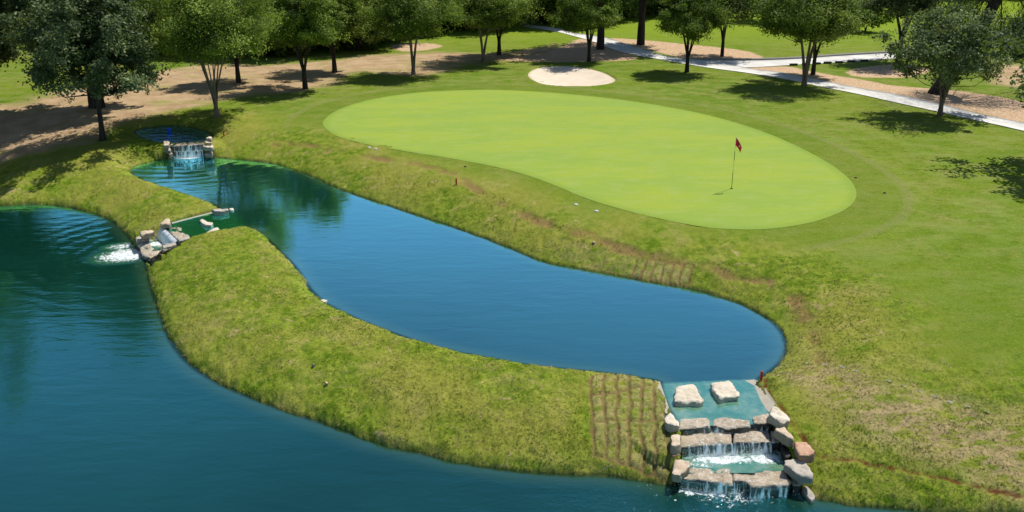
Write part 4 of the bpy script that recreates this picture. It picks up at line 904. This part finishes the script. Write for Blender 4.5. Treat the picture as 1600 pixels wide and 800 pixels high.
# the leaning giant behind
def leaning():
    c = on(1462, 146)[0]; z = zz(*c); o = empty('leaning_tree', (c[0], c[1], z - .05))
    r = random.Random(3); V = []; Fc = []
    px = lambda t: Vector((3.2 * t + .5 * math.sin(t * 2.5), .5 * t, 7.2 * t))
    pts = [px(i / 10 * 1.35) for i in range(11)]; tube(V, Fc, [Vector((0, 0, -.3))] + pts, [.75] + [.52 * (1 - .055 * i) for i in range(11)], 10)
    tips = []
    for i in range(26):
        t = .62 + .7 * r.random(); p = px(t); a = r.uniform(0, 6.28); L = r.uniform(1.8, 4.2)
        q = p + Vector((math.cos(a) * L * .5, math.sin(a) * L * .5, .3)); e = p + Vector((math.cos(a) * L, math.sin(a) * L, -.3 - .35 * L)); e2 = e + Vector((math.cos(a) * .3, math.sin(a) * .3, -1.0 - r.random()))
        tube(V, Fc, [p, p.lerp(q, .5) + Vector((0, 0, .15)), q, e, e2], [.09, .07, .055, .035, .012], 5); tips += [q.lerp(e, .6), e, e.lerp(e2, .5), e2]
        for _ in range(3):
            b = q.lerp(e, r.random()); f = b + Vector((r.gauss(0, .5), r.gauss(0, .5), -.8 - r.random() * .9)); tube(V, Fc, [b, b.lerp(f, .5) + Vector((0, 0, .1)), f], [.025, .018, .006], 4); tips += [f, b.lerp(f, .6)]
    for i in range(60):
        a = r.uniform(0, 6.28); L = r.uniform(0, 5.5); tips.append(px(1.3) + Vector((math.cos(a) * L, math.sin(a) * L, r.uniform(.2, 3.5))))
    tm = mesh_np('leaning_trunk', V, Fc); tm.materials.append(M['darkbark']); link('trunk', tm, o)
    g = np.random.default_rng(4); C = []
    for i, p in enumerate(tips):
        n_ = 60 if i < len(tips) - 60 else 260; R_ = .28 if n_ == 60 else .8
        C.append(np.array(p) + g.normal(size=(n_, 3)) * np.array([R_, R_, R_ * 1.3]))
    C = np.concatenate(C); Nn = g.normal(size=C.shape); Nn /= np.linalg.norm(Nn, axis=1)[:, None]; ta = np.cross(Nn, g.normal(size=C.shape) * .4 + np.array([0, 0, 0.])); ta /= np.linalg.norm(ta, axis=1)[:, None]
    ta = ta * .5 + np.array([0, 0, -.6]); tb = np.cross(Nn, ta); s = .11
    Vl = np.stack([C - ta * s, C + tb * s * .22, C + ta * s, C - tb * s * .22], 1).reshape(-1, 3)
    cm = mesh_np('leaning_crown', Vl, np.arange(len(Vl)).reshape(-1, 4), dict(tint=np.repeat(g.random(len(C)) * .6, 4)), smooth=False); cm.materials.append(LF['dark']); link('crown', cm, o)
    tag(o, 'huge dark leaning tree with drooping bare branches behind the cart path at right', 'tree')
leaning()
# back rows: left and centre
BG = 'dark background trees beyond the bare earth and lawn'
bgl = [(235, 84, 'farA', .9), (290, 80, 'farB', .9), (400, 84, 'farA', .85), (445, 86, 'farA', .8), (560, 78, 'farA', .85), (590, 66, 'farB', .95), (205, 66, 'farB', 1.05), (255, 72, 'farA', .95), (310, 62, 'farB', 1.0), (368, 70, 'farA', .95), (415, 62, 'farB', 1.0), (455, 74, 'farA', .9), (500, 60, 'farB', 1.05), (552, 68, 'farA', 1.0), (600, 54, 'farB', 1.05), (575, 44, 'farA', 1.15),
       (655, 48, 'farA', 1.1), (705, 40, 'farB', 1.15), (748, 45, 'farA', 1.05), (795, 37, 'farB', 1.2), (845, 34, 'farA', 1.2), (890, 36, 'farB', 1.15), (925, 33, 'farA', 1.1), (140, 52, 'farB', 1.1), (70, 58, 'farA', 1.1), (10, 50, 'farB', 1.1), (980, 24, 'farB', 1.15), (1040, 20, 'farA', 1.2), (1105, 22, 'farA', 1.1)]
for i, (px, py, k, s) in enumerate(bgl):
    tree(k, px, py, 'dense dark tree in the background row beyond the bare earth and lawn', s, i * 1.7, 'background_tree', group=BG)
for i, (px, py, k, s) in enumerate([(1195, 34, 'darkD', .8), ]):
    pass
tree('tallA', 1196, 32, 'thin distant tree with a bare pale trunk seen left of the spreading tree', .62, 1.1, 'distant_tree')
tree('shrubA', 1352, 50, 'bright yellow green shrub behind the side path, largest of three', 1.3, 0, 'shrub', 'shrub')
tree('shrubA', 1212, 40, 'bright yellow green shrub at the foot of the thin distant tree', 1.1, 2, 'shrub', 'shrub')
tree('shrubA', 1340, 33, 'yellow green shrub on the distant fairway edge, behind the largest one', 1.2, 4, 'shrub', 'shrub')
tree('shrubB', 1592, 88, 'dark round bush at the right edge beyond the wood chips', 1.25, 1, 'shrub', 'shrub')
tree('shrubB', 1640, 82, 'dark bush at the right edge, mostly outside the view', 1.4, 3, 'shrub', 'shrub')
FR = 'far tree line beyond the distant fairway'
for i, x in enumerate(range(1150, 1760, 34)):
    tree('farA' if i % 2 else 'farB', x, -4 - (i * 7 % 5), 'hazy dark tree in the line beyond the distant fairway', 1.1 + .05 * (i % 4), i * 2.1, 'far_tree', group=FR)
for i, x in enumerate(range(-60, 1150, 60)):
    tree('farB' if i % 2 else 'farA', x, 12 - (i * 5 % 7), 'dark tree deep in the background wood behind the first row', 1.3, i * 1.3, 'far_tree', group='second row of background trees')
print('trees', time.time() - T0)

# ------------------------------------------------------------------ golf things and small objects
def lathe(prof, seg=20):
    V = []; Fc = []
    for i, (r_, z) in enumerate(prof):
        for k in range(seg): t = 2 * math.pi * k / seg; V.append((r_ * math.cos(t), r_ * math.sin(t), z))
    for i in range(len(prof) - 1):
        for k in range(seg): k2 = (k + 1) % seg; Fc.append((i * seg + k, i * seg + k2, (i + 1) * seg + k2, (i + 1) * seg + k))
    return V, Fc
def lobj(name, prof, mat, parent=None, loc=(0, 0, 0), seg=20, smooth=True):
    V, Fc = lathe([(max(r_, .0005), z) for r_, z in prof], seg); me = mesh_np(name, V, Fc, smooth=smooth)
    try: me.set_sharp_from_angle(angle=R(40))
    except Exception: pass
    o = link(name, me, parent, mat); o.location = loc; return o
c = on(1143, 295)[0]; z = zz(*c) + .015
fs = empty('flagstick', (c[0], c[1], z)); tag(fs, 'white banded golf flagstick with drooping red flag standing on the green', 'flagstick')
lobj('cup', [(.001, .004), (.054, .004), (.058, .006), (.062, .004)], M['cup'], fs)
lobj('pole', [(.001, 0), (.011, 0), (.011, 2.2), (.014, 2.22), (.001, 2.24)], M['pole'], fs, seg=12)
for a, b in ((.02, .72), (1.22, 1.62)): lobj('band', [(.0118, a), (.0125, a + .005), (.0125, b - .005), (.0118, b)], M['band'], fs, seg=12)
V = []; Fc = []; nu, nv = 16, 12
for j in range(nv):
    for i in range(nu):
        u = i / (nu - 1); v = j / (nv - 1)
        hx = .012 + .26 * u * (1 - .15 * v); dz = 2.2 - .34 * v * (1 - .35 * u) - .42 * u ** 1.3
        V.append((hx, .05 * math.sin(u * 7 + v * 1.5) * u ** .5 - .05 * u, dz))
for j in range(nv - 1):
    for i in range(nu - 1): a = j * nu + i; Fc.append((a, a + 1, a + nu + 1, a + nu))
fl = link('flag', mesh_np('flag', V, Fc), fs, M['flag'])
V = [(.15 + dx, -.075, 1.86 + dz) for dx, dz in ((-.02, -.03), (.02, -.045), (.03, .02), (-.012, .04))]
link('flag_mark', mesh_np('flag_mark', V, [(0, 1, 2, 3)], smooth=False), fl, M['white'])
for (px, py, lb) in ((350, 212, 'red marker stake near the round top pool'), (713, 288, 'red marker stake on the far bank below the green'), (1187, 592, 'red marker stake at the corner of the shallow stone shelf')):
    c = on(px, py)[0] if px < 1000 else onz(1189, 593, .78); lobj('marker_stake', [(.035, -.1), (.035, .25), (.030, .275), (.001, .28)], M['red'], None, (c[0], c[1], max(zz(*c), .76)), 14); tag(bpy.context.scene.objects[-1] if False else COL.objects[-1], lb, 'marker stake', 'red marker stakes')
for (px, py, lb, mt) in ((900, 320, 'white sprinkler cover on the collar below the green, left of a pair', 'white'), (932, 330, 'white sprinkler cover on the collar below the green, right of a pair', 'white'), (577, 231, 'white sprinkler cover by the left end of the green, left of a pair', 'white'), (587, 233, 'white sprinkler cover by the left end of the green, right of a pair', 'white'),
                         (1337, 278, 'black sprinkler cover beside the right tip of the green', 'dark'), (1382, 302, 'black sprinkler cover in the grass farther right of the green', 'dark'), (727, 261, 'small black sprinkler cover on the collar left of the red stake line', 'dark')):
    c = on(px, py)[0]; s = .8 if mt == 'white' else .6
    z = float(full(c[:1], c[1:])[0])
    o = lobj('sprinkler_head', [(.105 * s, -.03), (.105 * s, .012), (.095 * s, .022), (.05 * s, .024), (.045 * s, .03), (.001, .03)], M[mt], None, (c[0], c[1], z + .01), 18); tag(o, lb, 'sprinkler head', 'sprinkler covers around the green')
# blue float
c = onz(264, 206, LT); bf = empty('blue_barrel', (c[0], c[1], LT - .08), .3); bf.scale = (.8, .8, .72); tag(bf, 'small bright blue plastic barrel floating in the round top pool', 'barrel')
lobj('body', [(.001, 0), (.10, 0), (.115, .03), (.115, .13), (.12, .14), (.115, .15), (.115, .29), (.12, .30), (.115, .31), (.11, .38), (.07, .42), (.001, .42)], M['blue'], bf)
lobj('cap', [(.001, 0), (.035, 0), (.035, .04), (.001, .045)], M['blue'], bf, (.05, 0, .415), 12)
lobj('cap', [(.001, 0), (.025, 0), (.025, .04), (.001, .045)], M['blue'], bf, (-.06, 0, .415), 12)
# timber blocks along the side path
for i, (px, py) in enumerate([(1240, 102.4), (1259, 101.6), (1276, 100.6), (1293, 99.4), (1311, 98.6), (1330, 97.2), (1350, 96)]):
    c = on(px, py)[0]; o = None; bm = bmesh.new(); bmesh.ops.create_cube(bm, size=1)
    for v in bm.verts: v.co = Vector((v.co.x * .62, v.co.y * .2, v.co.z * .16 + .08))
    bmesh.ops.bevel(bm, geom=bm.edges[:], offset=.02, segments=2, affect='EDGES')
    me = bpy.data.meshes.new('kerb_block'); bm.to_mesh(me); bm.free(); o = link('kerb_block', me, None, M['wood']); o.location = (c[0], c[1], zz(*c) + .0); o.rotation_euler = (0, 0, .12)
    tag(o, 'dark low block in the row along the near edge of the side path', 'kerb block', 'dark blocks along the side path')
# pale scraps lying along the turf edge
SP = [(1262, 569, 'leftmost'), (1289, 568, ''), (1316, 575, ''), (1338, 580, ''), (1388, 597, ''), (1411, 605, ''), (1438, 613, ''), (1461, 620, ''), (1484, 628, ''), (1512, 637, ''), (1541, 644, '')]
for i, (px, py, _) in enumerate(SP):
    c = on(px, py)[0]; z = float(full(c[:1], c[1:])[0]); r_ = random.Random(i); V = []; Fc = []
    for j in range(3):
        for k in range(7): V.append(((k - 3) * .02 + r_.uniform(-.008, .008), (j - 1) * .014 + r_.uniform(-.01, .01) + .02 * math.sin(k), .015 + r_.uniform(0, .03)))
    for j in range(2):
        for k in range(6): a = j * 7 + k; Fc.append((a, a + 1, a + 8, a + 7))
    o = link('plastic_scrap', mesh_np('plastic_scrap', V, Fc, smooth=False), None, M['scrap']); o.location = (c[0], c[1], z); o.rotation_euler = (0, 0, -.3 + r_.uniform(-.3, .3))
    tag(o, 'crumpled pale plastic scrap in the line along the edge of the patchy turf', 'scrap', 'pale scraps along the turf edge')
# distant parked car glimpsed between the trees
c = on(1342, 15)[0]; car = empty('parked_car', (c[0], c[1], zz(*c)), .1); tag(car, 'small pale blue car parked far away between two distant trees', 'car')
def prism(name, prof, wdt, mat, parent, loc=(0, 0, 0), bev=.04):
    bm = bmesh.new(); a = [bm.verts.new((x, -wdt / 2, z)) for x, z in prof]; b = [bm.verts.new((x, wdt / 2, z)) for x, z in prof]; N = len(prof)
    bm.faces.new(a); bm.faces.new(b[::-1])
    for i in range(N): bm.faces.new((a[i], b[i], b[(i + 1) % N], a[(i + 1) % N]))
    bmesh.ops.recalc_face_normals(bm, faces=bm.faces); bmesh.ops.bevel(bm, geom=bm.edges[:], offset=bev, segments=2, affect='EDGES')
    me = bpy.data.meshes.new(name); bm.to_mesh(me); bm.free(); o = link(name, me, parent, mat); o.location = loc; return o
prism('body', [(-2.2, .35), (2.2, .35), (2.25, .75), (1.3, .95), (-1.9, .98), (-2.2, .85)], 1.75, M['car'], car)
prism('cabin', [(-1.6, .94), (1.0, .94), (.35, 1.42), (-1.1, 1.45)], 1.5, M['glass'], car)
prism('roof', [(-1.1, 1.43), (.35, 1.43), (.3, 1.5), (-1.0, 1.5)], 1.45, M['car'], car, bev=.02)
for sx in (-1.4, 1.4):
    for sy in (-.8, .8):
        wh = lobj('wheel', [(.001, -.1), (.32, -.1), (.34, -.06), (.34, .06), (.32, .1), (.001, .1)], M['dark'], car, (sx, sy, .34)); wh.rotation_euler = (R(90), 0, 0)
print('done', time.time() - T0)
